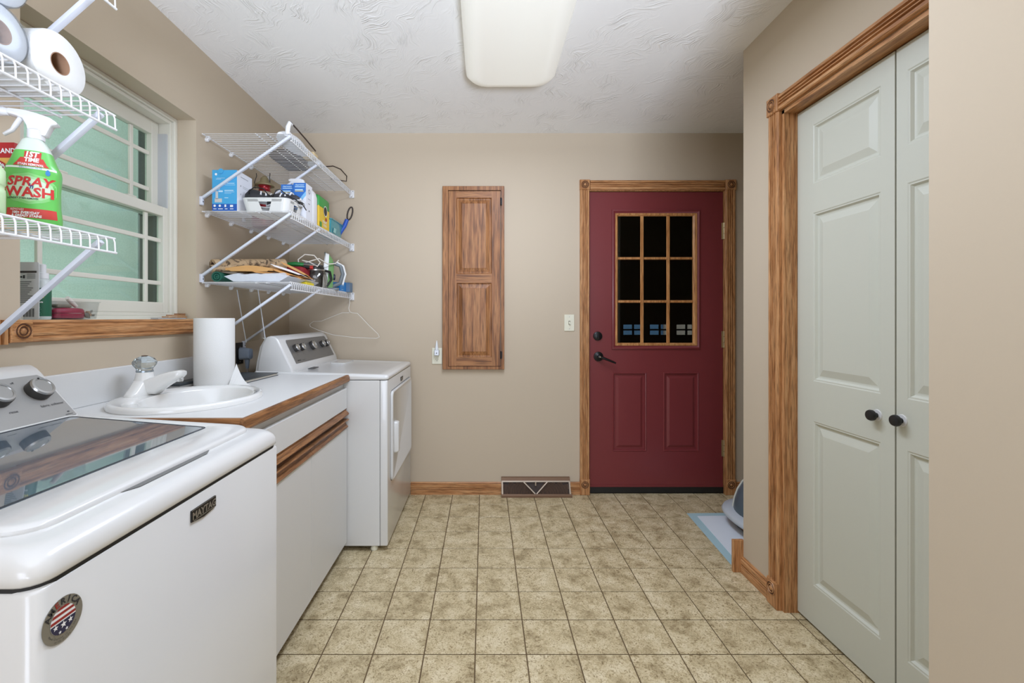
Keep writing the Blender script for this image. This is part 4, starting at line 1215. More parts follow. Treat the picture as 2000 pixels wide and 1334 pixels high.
def label_patch(name, m, u0f, u1f, v0, v1, nu=14, nv=6, lift=.0008):
    mb = MB()
    for j in range(nv):
        for i in range(nu):
            q = []
            for (di, dj) in ((0,0),(1,0),(1,1),(0,1)):
                v = v0 + (v1-v0)*(j+dj)/nv
                a, b = (u0f(v) if callable(u0f) else u0f), (u1f(v) if callable(u1f) else u1f)
                q.append(Mbot(a + (b-a)*(i+di)/nu, v, lift))
            mb.add(q, [(0,1,2,3)])
    return part(name, mb, m, sb, smooth=60, merge=True)
REDL = mat('label_red', (200, 62, 54), .45)
label_patch('red_band', REDL, lambda v: -bw(v)*.80, lambda v: bw(v)*.93, .018, .038)
label_patch('white_arc', mat('label_white', (238, 244, 238), .45), lambda v: -bw(v)*.86, lambda v: bw(v)*.93, .1235, .1275, nv=3)
label_patch('red_badge', REDL, lambda v: -.020 - (.1405-v)*.9, lambda v: .028 + (.1405-v)*.9, .129, .136, nv=3)
label_patch('red_backing', REDL, lambda v: -.017 - (.1475-v)*.6, lambda v: .026 + (.1475-v)*.6, .136, .1475, nv=4)
label_patch('red_backing', REDL, lambda v: -.010, lambda v: .022, .1475, .162, nv=4)
for nm, cg, wf_, hf_, lf in (('glow_outer', (136, 208, 124), .052, .034, .0005), ('glow_middle', (172, 222, 162), .046, .028, .0007), ('glow_inner', (212, 236, 206), .040, .022, .0009)):
    ell_ = lambda v, w_=wf_, h_=hf_: w_*math.sqrt(max(.0, 1 - ((v-.081)/h_)**2))
    label_patch(nm, mat('label_' + nm, cg, .45), lambda v, e_=ell_: -min(e_(v), bw(v)*.95), lambda v, e_=ell_: min(e_(v), bw(v)*.95), .081-hf_, .081+hf_, nv=12, lift=lf)
Mt = lambda u, v: Mbot(u, v, .0016)
lettering(sb, mat('label_crimson', (206, 48, 48), .45), [('SPRAY', .000, .0865, .0270, .22, .0008), ('WASH', .001, .0635, .0285, .0, .0009)], Mt, sx=1.12)
lettering(sb, mat('label_navy', (40, 60, 130), .5), [("'n", .004, .0805, .015, .3, .0003)], lambda u, v: Mbot(u, v, .0022))
lettering(sb, TXTD, [('LAUNDRY STAIN REMOVER', -.012, .0575, .0050, .2, .0001)], Mt)
lettering(sb, TXTW, [('REMOVES', -.022, .0325, .0062, .15, 0), ('100+ EVERYDAY', -.006, .0260, .0072, .15, .0003), ('& GREASY STAINS', -.004, .0195, .0072, .15, .0003)], Mt)
lettering(sb, TXTW, [('1ST', .004, .150, .0165, .12, .0008), ('TIME', .005, .1385, .0130, .05, .0006), ('STAIN REMOVAL', .004, .1300, .0066, .1, .0002)], Mt)
lettering(sb, mat('label_blue', (60, 130, 190), .5), [('EVEN IN COLD WATER', .004, .1242, .0042, .1, 0)], lambda u, v: Mbot(u, v, .0020))
dp = []
for k in range(14):
    a = 2*math.pi*k/14; rr = .0055*(1 + .45*max(0, math.sin(a))**3)
    dp.append(Mbot(.036 + .0055*math.cos(a)*.8, .1175 + rr*math.sin(a), .0018))
part('drop_mark', MB().add(dp, [tuple(range(14))]), mat('label_blue', (60, 130, 190)), sb)
# trigger head
TW_ = mat('white_trigger', (228, 229, 231), .3)
tz = SBZ + .194
part('collar', MB().lathe([(.0165, 0), (.0175, .004), (.0175, .020), (.015, .022)], (SBX+.004, SBY, tz), n=24), TW_, sb, smooth=40)
hp = [(.022, .018), (.030, .036), (.034, .044), (.046, .046), (.044, .052), (.030, .060), (.004, .066), (-.020, .069), (-.050, .068), (-.054, .066), (-.054, .056), (-.036, .054), (-.024, .050), (-.016, .036), (-.012, .018)]
hd = MB().prism([(SBX+.004+a, tz+b-.008) for a, b in hp], 'y', SBY-.012, SBY+.012)
part('trigger_head', hd, TW_, sb, bevel=.004, seg=2, smooth=40)
part('nozzle', MB().lathe([(.008, 0), (.009, .012), (.0085, .018)], (SBX-.048, SBY, tz+.054), (-1, 0, 0), 12), TW_, sb, smooth=40)
part('trigger', MB().tube([(SBX-.026, SBY, tz+.044), (SBX-.034, SBY, tz+.030), (SBX-.042, SBY, tz+.016), (SBX-.058, SBY, tz+.004)], [.006, .006, .005, .004], 8), TW_, sb, smooth=60)

sb.rotation_euler.z = R(28); sb.scale = (.84, 1, 1)

# --- red and yellow box behind
bxx = thing('detergent_box', 'red and yellow carton with arm and hammer emblem behind the spray bottle', 'box', (-1.12, 1.035, 1.396))
part('carton', MB().box(-1.265, -1.075, 1.04, 1.095, 1.396, 1.600), mat('carton_yellow', (226, 176, 92), .5), bxx, bevel=.001)
part('red_top', MB().box(-1.2655, -1.0745, 1.0390, 1.0955, 1.566, 1.6005), mat('carton_red', (178, 40, 44), .5), bxx)
lettering(bxx, TXTW, [('CARPET DEO BRAND', -1.145, 1.576, .0155, .0, .0004)], lambda u, v: (u, 1.0380, v))
ec = (-1.122, 1.520)
part('emblem_ring', MB().add(disc(lambda u, v: (u, 1.0386, v), ec[0], ec[1], .042, 32), [tuple(range(32))]), mat('carton_red', (178, 40, 44)), bxx)
part('emblem_field', MB().add(disc(lambda u, v: (u, 1.0382, v), ec[0], ec[1], .028, 32), [tuple(range(32))]), TXTW, bxx)
items = []
for k, ch in enumerate('ARM & HAMMER'):
    a = R(160 - k*140/11); items.append((ch, ec[0]+.0315*math.cos(a), ec[1]+.0315*math.sin(a), .0105, 0, .0003, a-R(90)))
lettering(bxx, TXTW, items, lambda u, v: (u, 1.0378, v))
am = MB().tube([(ec[0]-.016, 1.0376, ec[1]-.012), (ec[0]-.004, 1.0376, ec[1]-.018), (ec[0]+.006, 1.0376, ec[1]-.004), (ec[0]-.002, 1.0376, ec[1]+.010)], [.005, .006, .004, .003], 6)
part('emblem_arm', am, mat('navy_print', (40, 40, 70)), bxx)
part('emblem_hammer', MB().box(ec[0]-.014, ec[0]+.008, 1.0370, 1.0382, ec[1]+.009, ec[1]+.015), mat('navy_print', (40, 40, 70)), bxx)

# --- pale green bottle at the left border
pb = thing('pale_bottle', 'pale green bottle with fine print at the left photo edge', 'bottle', (-.962, .858, 1.396))
PALEG = mat('pale_green_label', (196, 224, 178), .4)
loops = []
for h, w, d in ((0, .042, .026), (.004, .045, .028), (.04, .0455, .028), (.048, .045, .028), (.050, .043, .0275), (.056, .043, .0275), (.058, .0455, .028), (.085, .045, .028), (.100, .034, .024), (.115, .020, .017), (.125, .014, .014), (.145, .014, .014)):
    loops.append([(-.962+w*math.copysign(abs(math.cos(2*math.pi*k/28))**.7, math.cos(2*math.pi*k/28)), .858+d*math.copysign(abs(math.sin(2*math.pi*k/28))**.7, math.sin(2*math.pi*k/28)), 1.396+h) for k in range(28)])
part('bottle', MB().loft(loops), PALEG, pb, smooth=50)
part('cap', MB().lathe([(.016, 0), (.016, .018), (.013, .022)], (-.962, .858, 1.396+.143), n=20), TW_, pb, smooth=40)
bars(pb, TXTD, [(-.930, -.930+.012+.006*((k*7) % 3)/3, 1.405+.0055*k, 1.4065+.0055*k) for k in range(14) if k not in (8, 9)], lambda u, v: (u, .8285, v))

# ================================================================== ITEMS ON THE WINDOW SILL
SZ = WZ0 + .0045
bp = thing('blister_pack', 'grey carded blister pack with barcode leaning at the window', 'package', (-1.398, 1.394, SZ))
part('card', MB().loft([[(a, 1.393+dy, b) for a, b in rrect(-1.431, -1.365, SZ, SZ+.176, .006, 3)] for dy in (0, .002)]), mat('card_grey', (206, 207, 208), .5), bp)
Mbp = lambda u, v: (u-.023, 1.3922, v)
bars(bp, mat('card_black_strip', (60, 50, 46), .5), [(-1.408, -1.348, SZ+.143, SZ+.149)], Mbp, 'dark_strip')
bars(bp, mat('print_grey', (110, 110, 112), .6), [(-1.405, -1.405+.030+.022*((k*5) % 4)/4, SZ+.052+.0062*k, SZ+.0545+.0062*k) for k in range(11)] + [(-1.378, -1.352, SZ+.126+.004*k, SZ+.1275+.004*k) for k in range(4)], Mbp)
bars(bp, TXTD, [(-1.400, -1.392, SZ+.128, SZ+.133), (-1.390, -1.384, SZ+.126, SZ+.136)], Mbp, 'printed_picture')
bars(bp, TXTD, [(-1.392+.0032*k, -1.392+.0032*k+(.0012, .0022, .0009)[k % 3], SZ+.008, SZ+.034) for k in range(12)], Mbp, 'barcode')
gb_ = thing('green_label_bottle', 'small white capped bottle with dark green label on the sill', 'bottle', (-1.393, 1.432, SZ))
gc = (-1.393, 1.432)
part('bottle', MB().lathe([(.020, 0), (.022, .003), (.022, .118), (.017, .127), (.010, .130)], (gc[0], gc[1], SZ), n=28), mat('bottle_grey_white', (200, 206, 204), .35), gb_, smooth=40)
part('green_label', MB().lathe([(.0223, .010), (.0223, .098)], (gc[0], gc[1], SZ), n=28, cap0=False, cap1=False), mat('dark_green_label', (34, 96, 72), .4), gb_, smooth=60)
part('cap', MB().lathe([(.0165, .128), (.0165, .146), (.010, .147), (.010, .172), (.008, .174)], (gc[0], gc[1], SZ), n=20), TW_, gb_, smooth=40)
def Mg_(u, v, r=.0229):
    a = u/r; return (gc[0]+r*math.sin(a), gc[1]-r*math.cos(a), SZ+v)
lettering(gb_, mat('label_yellow', (226, 210, 70), .5), [('Odor', .006, .066, .017, .25, .0006, R(8))], lambda u, v: Mg_(u, v))
lettering(gb_, TXTW, [('Chamois', .006, .052, .0078, 0, .0002)], lambda u, v: Mg_(u, v))
bars(gb_, mat('label_green_print', (120, 168, 146), .5), [(-.002, .016-.002*(k % 3), .016+.005*k, .0178+.005*k) for k in range(5)], lambda u, v: Mg_(u, v))
cb = thing('clear_plastic_box', 'open clear plastic box on the window sill', 'plastic box', (-1.397, 1.537, SZ))
bxo = MB()
def boxloop(i, z, sp2): return [(a, b, z) for a, b in rrect(-1.424-sp2+i, -1.370+sp2-i, 1.462-sp2+i, 1.612+sp2-i, .010, 3)]
bxo.loft([boxloop(0, SZ+.0005, 0), boxloop(0, SZ+.058, .006), boxloop(-.003, SZ+.0585, .006), boxloop(-.003, SZ+.0605, .006), boxloop(.0015, SZ+.058, .006), boxloop(.0015, SZ+.002, 0)])
part('tub', bxo, PLASTIC_CLEAR, cb, smooth=30)
rcase = thing('red_case', 'dark pink oval case inside the clear plastic box', 'case', (-1.397, 1.526, SZ+.002))
REDC = mat('dark_pink_plastic', (170, 52, 82), .35)
ov = lambda z, s: [(-1.397+.024*s*math.cos(2*math.pi*k/24), 1.526+.056*s*math.sin(2*math.pi*k/24), z) for k in range(24)]
part('case_bottom', MB().loft([ov(SZ+.003, .9), ov(SZ+.006, 1), ov(SZ+.020, 1.0)]), REDC, rcase, smooth=50)
part('case_lid', MB().loft([ov(SZ+.0215, 1.0), ov(SZ+.030, 1.0), ov(SZ+.036, .88), ov(SZ+.038, .6)]), REDC, rcase, smooth=50)
bh = thing('white_handle_brush', 'small brush with white rounded handle lying on the red case', 'brush', (-1.397, 1.53, SZ+.038))
part('handle', MB().tube([(-1.397, 1.556, SZ+.044), (-1.397, 1.538, SZ+.058), (-1.395, 1.520, SZ+.072)], [.006, .008, .007], 10), mat('offwhite_handle', (226, 218, 210), .35), bh, smooth=60)
part('bristles', MB().box(-1.409, -1.385, 1.478, 1.528, SZ+.038, SZ+.050), mat('grey_bristle', (132, 126, 112), .9), bh, bevel=.004)
for k, (yy, xx) in enumerate(((1.590, -1.396), (1.596, -1.386), (1.598, -1.406), (1.588, -1.384))):
    tcl = thing('clothes_clip', ('small grey clip nearest the pink case in the clear box', 'small grey clip at the room side of the clear box', 'small grey clip nearest the window in the clear box', 'topmost small grey clip in the clear box')[k], 'clip', (xx, yy, SZ+.002), 'clips in the clear box')
    part('jaw', MB().obox((xx, yy, SZ+.010+.004*k), (.3, 1, .3*(k-1)), (1, -.3, 0), (0, 0, 1), .014, .004, .0035), SATIN, tcl)
    part('spring', MB().lathe([(.005, -.005), (.005, .005)], (xx, yy, SZ+.012+.004*k), (1, 0, 0), 10), mat('clip_tan', (170, 140, 110), .6), tcl)
for k, (a, b, z0, mm) in enumerate(((1.905, 2.080, 0, mat('grey_slat', (170, 170, 172), .5)), (1.965, 2.085, .006, OAK['y']), (1.985, 2.07, .013, OAK['y']), (2.03, 2.068, .019, CABW['y']))):
    single('wood_shim', MB().box(-1.398+.004*k, -1.366+.002*k, a, b, SZ+z0, SZ+z0+.005), mm, ('flat grey metal strip at the bottom of the shim stack', 'long thin wood shim on the sill by the towel roll', 'shorter wood shim lying on the long shim', 'smallest dark wood shim on top of the stack')[k], 'shim', 'shims on the sill')

# ================================================================== ITEMS ON THE FAR SHELVES
Z1, Z2, Z3 = (z + .0022 for z in FZ_)
# top shelf
WPL = mat('white_plastic_bag', (232, 234, 236), .35)
ap_ = thing('white_appliance', 'white oblong appliance lying along the front of the top shelf', 'appliance', (-.96, 2.28, Z1))
loops = []
for k in range(9):
    s = -1 + 2*k/8.0; w = max(.02, math.sqrt(max(0, 1 - s*s*.92)))
    loops.append([(-.962+.050*w*math.cos(a), 2.285+.145*s, Z1+max(0, .046*w*math.sin(a)) if math.sin(a) > 0 else Z1) for a in [2*math.pi*q/16 for q in range(16)]])
part('shell', MB().loft(loops), WPL, ap_, smooth=60)
part('end_handle', MB().tube([(-.925, 2.135, Z1), (-.920, 2.130, Z1+.03), (-.915, 2.135, Z1+.052), (-.915, 2.16, Z1+.055)], [.010, .011, .009, .007], 10), WPL, ap_, smooth=60)
part('trim_strip', MB().tube([(-.912, 2.14, Z1+.058), (-.913, 2.22, Z1+.056), (-.914, 2.34, Z1+.050), (-.914, 2.46, Z1+.040)], .004, 6), mat('dark_brown_cord', (58, 44, 36), .5), ap_, smooth=60)
single('tan_pouch', MB().box(-.985, -.915, 2.445, 2.510, Z1, Z1+.034), mat('tan_cloth', (206, 184, 142), .8), 'small tan pouch behind the white appliance', 'pouch', bevel=.010, seg=3, smooth=60)
wt = MB(); loops = []
for k in range(7):
    s = -1+2*k/6.0; w = math.sqrt(max(.02, 1-s*s*.95))
    loops.append([(-.955+.042*w*math.cos(a), 2.575+.055*s, Z1+max(0, .036*w*math.sin(a))) for a in [2*math.pi*q/14 for q in range(14)]])
single('white_bundle', wt.loft(loops), WPL, 'white rounded bundle in the middle of the top shelf', 'bundle', smooth=60)
dk = thing('dark_case', 'dark flat case at the back of the top shelf', 'case', (-1.12, 2.55, Z1))
part('case_body', MB().box(-1.16, -1.03, 2.44, 2.68, Z1, Z1+.05), mat('charcoal_case', (74, 64, 56), .6), dk, bevel=.012, seg=3, smooth=60)
part('case_handle', MB().tube([(-1.03, 2.50, Z1+.025), (-1.01, 2.51, Z1+.025), (-1.01, 2.59, Z1+.025), (-1.03, 2.60, Z1+.025)], .005, 6), BLACK, dk, smooth=60)
cord = MB().tube([(-.99, 2.62, Z1+.006), (-.95, 2.66, Z1+.020), (-.905, 2.72, Z1+.045), (-.885, 2.80, Z1+.052), (-.872, 2.88, Z1+.035), (-.880, 2.90, Z1+.008), (-.905, 2.88, Z1+.006), (-.96, 2.84, Z1+.006)], .0035, 8)
single('brown_cord', cord, mat('dark_brown_cord', (58, 44, 36)), 'dark brown cord looped over the front of the top shelf', 'cord', smooth=60)

# middle shelf: phone carton
pc = thing('phone_carton', 'tall light blue carton with phone pictures at the left shelf end', 'box', (-1.217, 2.2, Z2))
px0, px1, py0, py1, ph = -1.276, -1.160, 2.132, 2.270, .192
part('carton', MB().box(px0, px1, py0, py1, Z2, Z2+ph), mat('carton_white', (224, 226, 232), .5), pc)
BL1 = mat('carton_sky_blue', (72, 164, 214), .45); BL2 = mat('carton_royal_blue', (38, 92, 176), .45)
part('front_print', MB().box(px0, px1, py0-.0006, py0, Z2+.033, Z2+ph), BL1, pc)
part('front_band', MB().box(px0, px1, py0-.0006, py0, Z2, Z2+.033), BL2, pc)
Mp = lambda u, v: (px0+u, py0-.0010, Z2+v)
pale = mat('print_pale_blue', (190, 222, 240), .5)
bars(pc, pale, [(.058, .105, .128, .131), (.058, .100, .094, .098), (.058, .108, .121, .1225), (.058, .104, .088, .0895), (.058, .09, .082, .0835), (.058, .076, .060, .063), (.018, .042, .148, .150), (.022, .06, .153, .1545), (.030, .05, .088, .096)], Mp)
gp_ = mat('phone_grey_print', (196, 196, 194), .5)
bars(pc, gp_, [(.012, .046, .040, .058), (.016, .028, .056, .092), (.022, .036, .100, .118)], Mp, 'phone_picture')
part('print_dot', MB().add(disc(Mp, .018, .172, .0055), [tuple(range(20))]).add(disc(Mp, .012, .024, .0055), [tuple(range(20))]).add(disc(Mp, .036, .024, .0055), [tuple(range(20))]), TXTW, pc)
bars(pc, TXTW, [(.058, .066, .018, .030), (.084, .098, .018, .028), (.006, .020, .008, .011), (.028, .050, .008, .011), (.060, .072, .008, .011), (.084, .1, .008, .011)], Mp, 'printed_icon')
part('torn_flap', MB().loft([[(px0+.042+.012*math.cos(2*math.pi*k/12), py0-.001-h, Z2+ph-.006+.012*math.sin(2*math.pi*k/12)) for k in range(12)] for h in (0, .003)]), BL1, pc)
Mp2 = lambda u, v: (px1+.0006, py0+u, Z2+v)
bars(pc, mat('print_grey', (110, 110, 112)), [(.03, .10, .168, .170), (.05, .11, .128, .129), (.05, .11, .121, .122), (.03, .035, .122, .130), (.03, .034, .083, .090)], Mp2)

# red lantern
lc = (-1.218, 2.52)
ln = thing('red_lantern', 'red lantern with khaki hood at the back of the middle shelf', 'lantern', (lc[0], lc[1], Z2))
LRED = mat('lantern_red', (146, 24, 32), .3, .3)
KH = mat('khaki_metal', (146, 134, 100), .45, .3)
part('base', MB().lathe([(.060, 0), (.066, .012), (.066, .05), (.070, .09), (.078, .160)], (*lc, Z2), n=28), LRED, ln, smooth=50)
part('shoulder', MB().lathe([(.090, .158), (.090, .164), (.060, .182), (.03, .196)], (*lc, Z2), n=28), mat('lantern_cream', (196, 184, 164), .4), ln, smooth=50)
part('collar', MB().lathe([(.034, .196), (.030, .200), (.028, .222), (.034, .228)], (*lc, Z2), n=24), LRED, ln, smooth=50)
part('hood', MB().lathe([(.050, .228), (.050, .232), (.024, .252), (.020, .270), (.010, .282), (0, .283)], (*lc, Z2), n=28), KH, ln, smooth=50)
part('handle_wire', MB().tube([(lc[0]-.052, lc[1], Z2+.215), (lc[0]-.056, lc[1], Z2+.25), (lc[0]-.044, lc[1], Z2+.285), (lc[0]-.046, lc[1], Z2+.30)], .002, 6).tube([(lc[0]+.03, lc[1], Z2+.24), (lc[0]+.028, lc[1], Z2+.28), (lc[0]+.03, lc[1], Z2+.30)], .002, 6), BLACKM, ln)

# white tray with openings
ty = thing('white_tray', 'white plastic tray with cut out sides on the middle shelf', 'tray', (-1.03, 2.29, Z2))
TRAYW = mat('tray_white', (222, 222, 218), .4)
def tl(i, z, fl): return [(a, b, z) for a, b in rrect(-1.135-fl+i, -.935+fl-i, 2.150-fl+i, 2.318+fl-i, .03, 5)]
part('tray_floor', MB().loft([tl(0, Z2, 0), tl(0, Z2+.004, 0)]), TRAYW, ty)
part('rim', MB().loft([tl(0, Z2+.058, .012), tl(0, Z2+.064, .014), tl(.006, Z2+.066, .014), tl(.008, Z2+.060, .012)], closed=True), TRAYW, ty, smooth=50)
pb_ = tl(0, Z2+.003, 0); pt_ = tl(0, Z2+.059, .012)
n_ = len(pb_)
def side_seg(i0, i1):
    mb = MB()
    for i in range(i0, i1):
        a, b = i % n_, (i+1) % n_
        mb.add([pb_[a], pb_[b], pt_[b], pt_[a]], [(0, 1, 2, 3)])
    return mb
# long walls between corners are built as leaning strips so the cut outs stay open
def strip(pa, pb2, qa, qb, fr):
    mb = MB(); pa, pb2, qa, qb = map(Vector, (pa, pb2, qa, qb))
    for (s0, s1, t0, t1) in fr:
        p = [pa.lerp(pb2, s0).lerp(qa.lerp(qb, t0), 0), pa.lerp(pb2, s1), qa.lerp(qb, t1), qa.lerp(qb, t0)]
        mb.add([tuple(v) for v in p], [(0, 1, 2, 3)])
    return mb
for c0_ in (0, 6, 12, 18):
    part('corner_wall', side_seg(c0_, c0_+5), TRAYW, ty, smooth=60)
for (i, j) in ((23, 24), (5, 6), (11, 12), (17, 18)):
    a, b = i % n_, j % n_
    part('side_wall', strip(pb_[a], pb_[b], pt_[a], pt_[b], [(0, .40, 0, .30), (.62, 1, .72, 1)]), TRAYW, ty)
    top = MB().add([tuple(Vector(pt_[a]).lerp(Vector(pb_[a]), .22)), tuple(Vector(pt_[b]).lerp(Vector(pb_[b]), .22)), pt_[b], pt_[a]], [(0, 1, 2, 3)])
    part('upper_band', top, TRAYW, ty)
# shoes in the tray
def shoe(label, c, ang, ln_, col, tilt=0.0):
    s = thing('shoe', label, 'shoe', c, 'shoes in the white tray')
    ca, sa_ = math.cos(ang), math.sin(ang)
    def P(u, v, w): return (c[0] + u*ca - v*sa_, c[1] + u*sa_ + v*ca, c[2] + w + tilt*u)
    loops = []
    for k in range(9):
        t = k/8.0; u = (t-.5)*ln_
        w = ln_*(.16 + .05*math.sin(t*math.pi)) * (1 if 0 < k < 8 else .5)
        h = ln_*(.34 - .20*max(0, t-.35)/.65) * (1 if 0 < k < 8 else .5)
        loops.append([P(u, w*math.cos(2*math.pi*q/14), .004+max(0, h*math.sin(2*math.pi*q/14))) for q in range(14)])
    part('upper', MB().loft(loops), col, s, smooth=60)
    sl_ = [(ln_*.54*math.cos(2*math.pi*q/20), ln_*.20*math.sin(2*math.pi*q/20)) for q in range(20)]
    part('sole', MB().loft([[P(u, v, 0) for u, v in sl_], [P(u, v, .010) for u, v in sl_]]), mat('sole_white', (226, 226, 226), .5), s)
    st_ = MB()
    for q in (-.1, .05, .2):
        st_.tube([P(q*ln_, -.17*ln_, ln_*.20), P(q*ln_+.005, -.08*ln_, ln_*.315-.04*ln_*max(0, q)*3), P(q*ln_+.01, .08*ln_, ln_*.315-.04*ln_*max(0, q)*3), P(q*ln_+.015, .17*ln_, ln_*.20)], .004, 6)
    part('stripe', st_, mat('sole_white', (226, 226, 226)), s)
    return s
SHOEB = mat('shoe_black', (34, 34, 36), .6)
shoe('black shoe with white stripes at the left of the tray', (-1.085, 2.225, Z2+.062), R(40), .155, SHOEB)
shoe('black and grey shoe at the right of the tray', (-.985, 2.235, Z2+.060), R(15), .150, mat('shoe_charcoal', (48, 48, 52), .6), .25)
shoe('small black shoe hanging over the front of the tray', (-.945, 2.310, Z2+.066), R(-40), .090, SHOEB, -.2)

single('black_cable', MB().tube([(-1.13, 2.19, Z2+.07), (-1.12, 2.16, Z2+.10), (-1.09, 2.155, Z2+.118), (-1.05, 2.16, Z2+.112), (-1.03, 2.165, Z2+.085), (-1.005, 2.16, Z2+.075), (-.99, 2.16, Z2+.105), (-.975, 2.17, Z2+.112), (-.95, 2.18, Z2+.09), (-.92, 2.22, Z2+.075), (-.905, 2.27, Z2+.06), (-.905, 2.31, Z2+.045)], .0028, 6), BLACK, 'thin black cable tangled over the shoes in the tray', 'cable', smooth=60)
# two blue and white filter boxes
def filter_box(label, x0, x1, y0, y1, h):
    t = thing('filter_box', label, 'box', ((x0+x1)/2, (y0+y1)/2, Z2), 'blue and white filter boxes')
    part('carton', MB().box(x0, x1, y0, y1, Z2, Z2+h), mat('carton_white', (224, 226, 232)), t)
    w = x1-x0
    M1 = lambda u, v: (x0+u*w, y0-.0007, Z2+v*h)
    part('blue_front', MB().add([M1(0, 0), M1(.25, 0), M1(.30, .30), M1(.50, .55), M1(1, .78), M1(1, 1), M1(0, 1)], [tuple(range(7))]), mat('filter_blue', (50, 112, 190), .4), t)
    part('blue_swoosh', MB().add([(x0+a*w, y0-.0012, Z2+b*h) for a, b in ((.22, 0), (.34, .0), (.40, .28), (.60, .50), (1, .66), (1, .78), (.50, .58), (.28, .32))], [tuple(range(8))]), mat('filter_light_blue', (126, 186, 226), .4), t)
    bars(t, pale, [(.12, .88, .885, .905), (.12, .75, .80, .83)], lambda u, v: (x0+u*w, y0-.0012, Z2+v*h))
    bars(t, mat('print_gold', (190, 176, 120), .5), [(.12, .80, .765, .79)], lambda u, v: (x0+u*w, y0-.0012, Z2+v*h))
    lettering(t, pale, [('clearwater', x0+w*.5, Z2+h*.93, w*.17, 0, .0002)], lambda u, v: (u, y0-.0012, v))
    M2 = lambda u, v: (x1+.0007, y0+u, Z2+v)
    bars(t, mat('print_grey', (110, 110, 112)), [(.025, .06, .115, .1165), (.03, .05, .09, .093), (.035, .045, .05, .058)], M2)
    ring = MB().loft([disc(M2, .042, h-.035, .012), disc(M2, .042, h-.035, .009)], False, False)
    part('side_logo', ring, mat('print_dark_blue', (44, 60, 84), .5), t)
    return t
filter_box('left one of the two blue filter boxes', -1.048, -.983, 2.345, 2.42, .186)
filter_box('right one of the two blue filter boxes with white side', -.978, -.914, 2.330, 2.412, .190)
# white spray bottle behind the boxes
ws = thing('white_spray_bottle', 'white spray bottle behind the blue filter boxes', 'spray bottle', (-1.01, 2.50, Z2))
part('bottle', MB().lathe([(.034, 0), (.036, .01), (.036, .14), (.026, .18), (.014, .20), (.014, .215)], (-1.025, 2.50, Z2), n=24), TW_, ws, smooth=50)
part('trigger_head', MB().prism([(-1.045, Z2+.212), (-1.005, Z2+.212), (-.985, Z2+.236), (-.992, Z2+.256), (-1.01, Z2+.262), (-1.06, Z2+.262), (-1.075, Z2+.256), (-1.072, Z2+.246), (-1.055, Z2+.243)], 'y', 2.488, 2.512), TW_, ws, bevel=.004, smooth=40)
part('trigger', MB().tube([(-1.05, 2.5, Z2+.243), (-1.056, 2.5, Z2+.225), (-1.062, 2.5, Z2+.205)], .004, 6), TW_, ws)
# white flat bottle
wf = thing('white_jug', 'plain white flat bottle beside the yellow carton', 'bottle', (-.96, 2.462, Z2))
loops = [[(a, b, Z2+z) for a, b in rrect(-.985+i, -.914-i, 2.420+i, 2.500-i, .018, 4)] for z, i in ((0, .003), (.004, 0), (.150, 0), (.176, .006), (.186, .014))]
part('bottle', MB().loft(loops), TW_, wf, smooth=50)
part('cap', MB().lathe([(.014, .184), (.014, .196), (.012, .198)], (-.95, 2.46, Z2), n=18), TW_, wf, smooth=40)
# yellow and green carton
yc_ = thing('plant_food_carton', 'yellow carton with green lid and dark emblem on the middle shelf', 'carton', (-.955, 2.6, Z2))
part('carton', MB().box(-.992, -.914, 2.512, 2.682, Z2, Z2+.125), mat('carton_bright_yellow', (226, 190, 50), .45), yc_, bevel=.004)
loops = [[(a, b, Z2+z) for a, b in rrect(-.993+i, -.913-i, 2.511+i, 2.683-i, .012, 3)] for z, i in ((.120, 0), (.170, 0), (.180, .005), (.186, .014))]
part('green_lid', MB().loft(loops), mat('carton_green', (44, 146, 62), .4), yc_, smooth=40)
M3 = lambda u, v: (-.9120, 2.512+u, Z2+v)
part('emblem', MB().add(disc(M3, .098, .108, .026), [tuple(range(20))]), mat('emblem_dark', (34, 40, 34), .5), yc_)
part('emblem_ring', MB().loft([disc(lambda u, v: (-.9118, 2.512+u, Z2+v), .098, .108, .030), disc(lambda u, v: (-.9118, 2.512+u, Z2+v), .098, .108, .026)], False, False), TXTW, yc_)
part('red_flower', MB().add(disc(M3, .11, .062, .013, 7), [tuple(range(7))]), mat('flower_red', (168, 40, 44), .5), yc_)
lettering(yc_, TXTW, [('PLANT', .085, .036, .022, 0, .0004), ('FOOD', .09, .018, .018, 0, .0003)], lambda u, v: (-.9118, 2.512+u, Z2+v))
bars(yc_, mat('carton_green', (44, 146, 62)), [(.01, .04, .008, .036)], M3, 'green_print')
# teal basket
tk = thing('teal_basket', 'translucent teal plastic basket at the right end of the middle shelf', 'basket', (-.955, 2.84, Z2))
TEAL = mat('teal_plastic', (62, 148, 158), .25, coat=.3)
def kb(fl, z, i=0): return [(a, b, Z2+z) for a, b in rrect(-1.00-fl+i, -.922+fl-i, 2.715-fl+i, 2.930+fl-i, .012, 4)]
part('tub', MB().loft([kb(0, 0), kb(.010, .085), kb(.016, .088), kb(.016, .092), kb(.008, .090), kb(.0, .004, .003)]), TEAL, tk, smooth=30)
part('label_window', MB().add([(-.9195+.0035, 2.755, Z2+.018), (-.9195+.0035, 2.80, Z2+.018), (-.917+.0055, 2.80, Z2+.045), (-.917+.0055, 2.755, Z2+.045)], [(0,1,2,3)]), mat('teal_light', (150, 206, 206), .3), tk)
single('green_clip', MB().box(-.975, -.945, 2.775, 2.83, Z2+.06, Z2+.112), mat('lime_plastic', (70, 190, 90), .35), 'lime green clip sticking out of the teal basket', 'clip', bevel=.006, seg=2, smooth=50)
bt = thing('blue_tube_brush', 'blue tube leaning out of the left side of the teal basket', 'brush', (-.96, 2.75, Z2+.06))
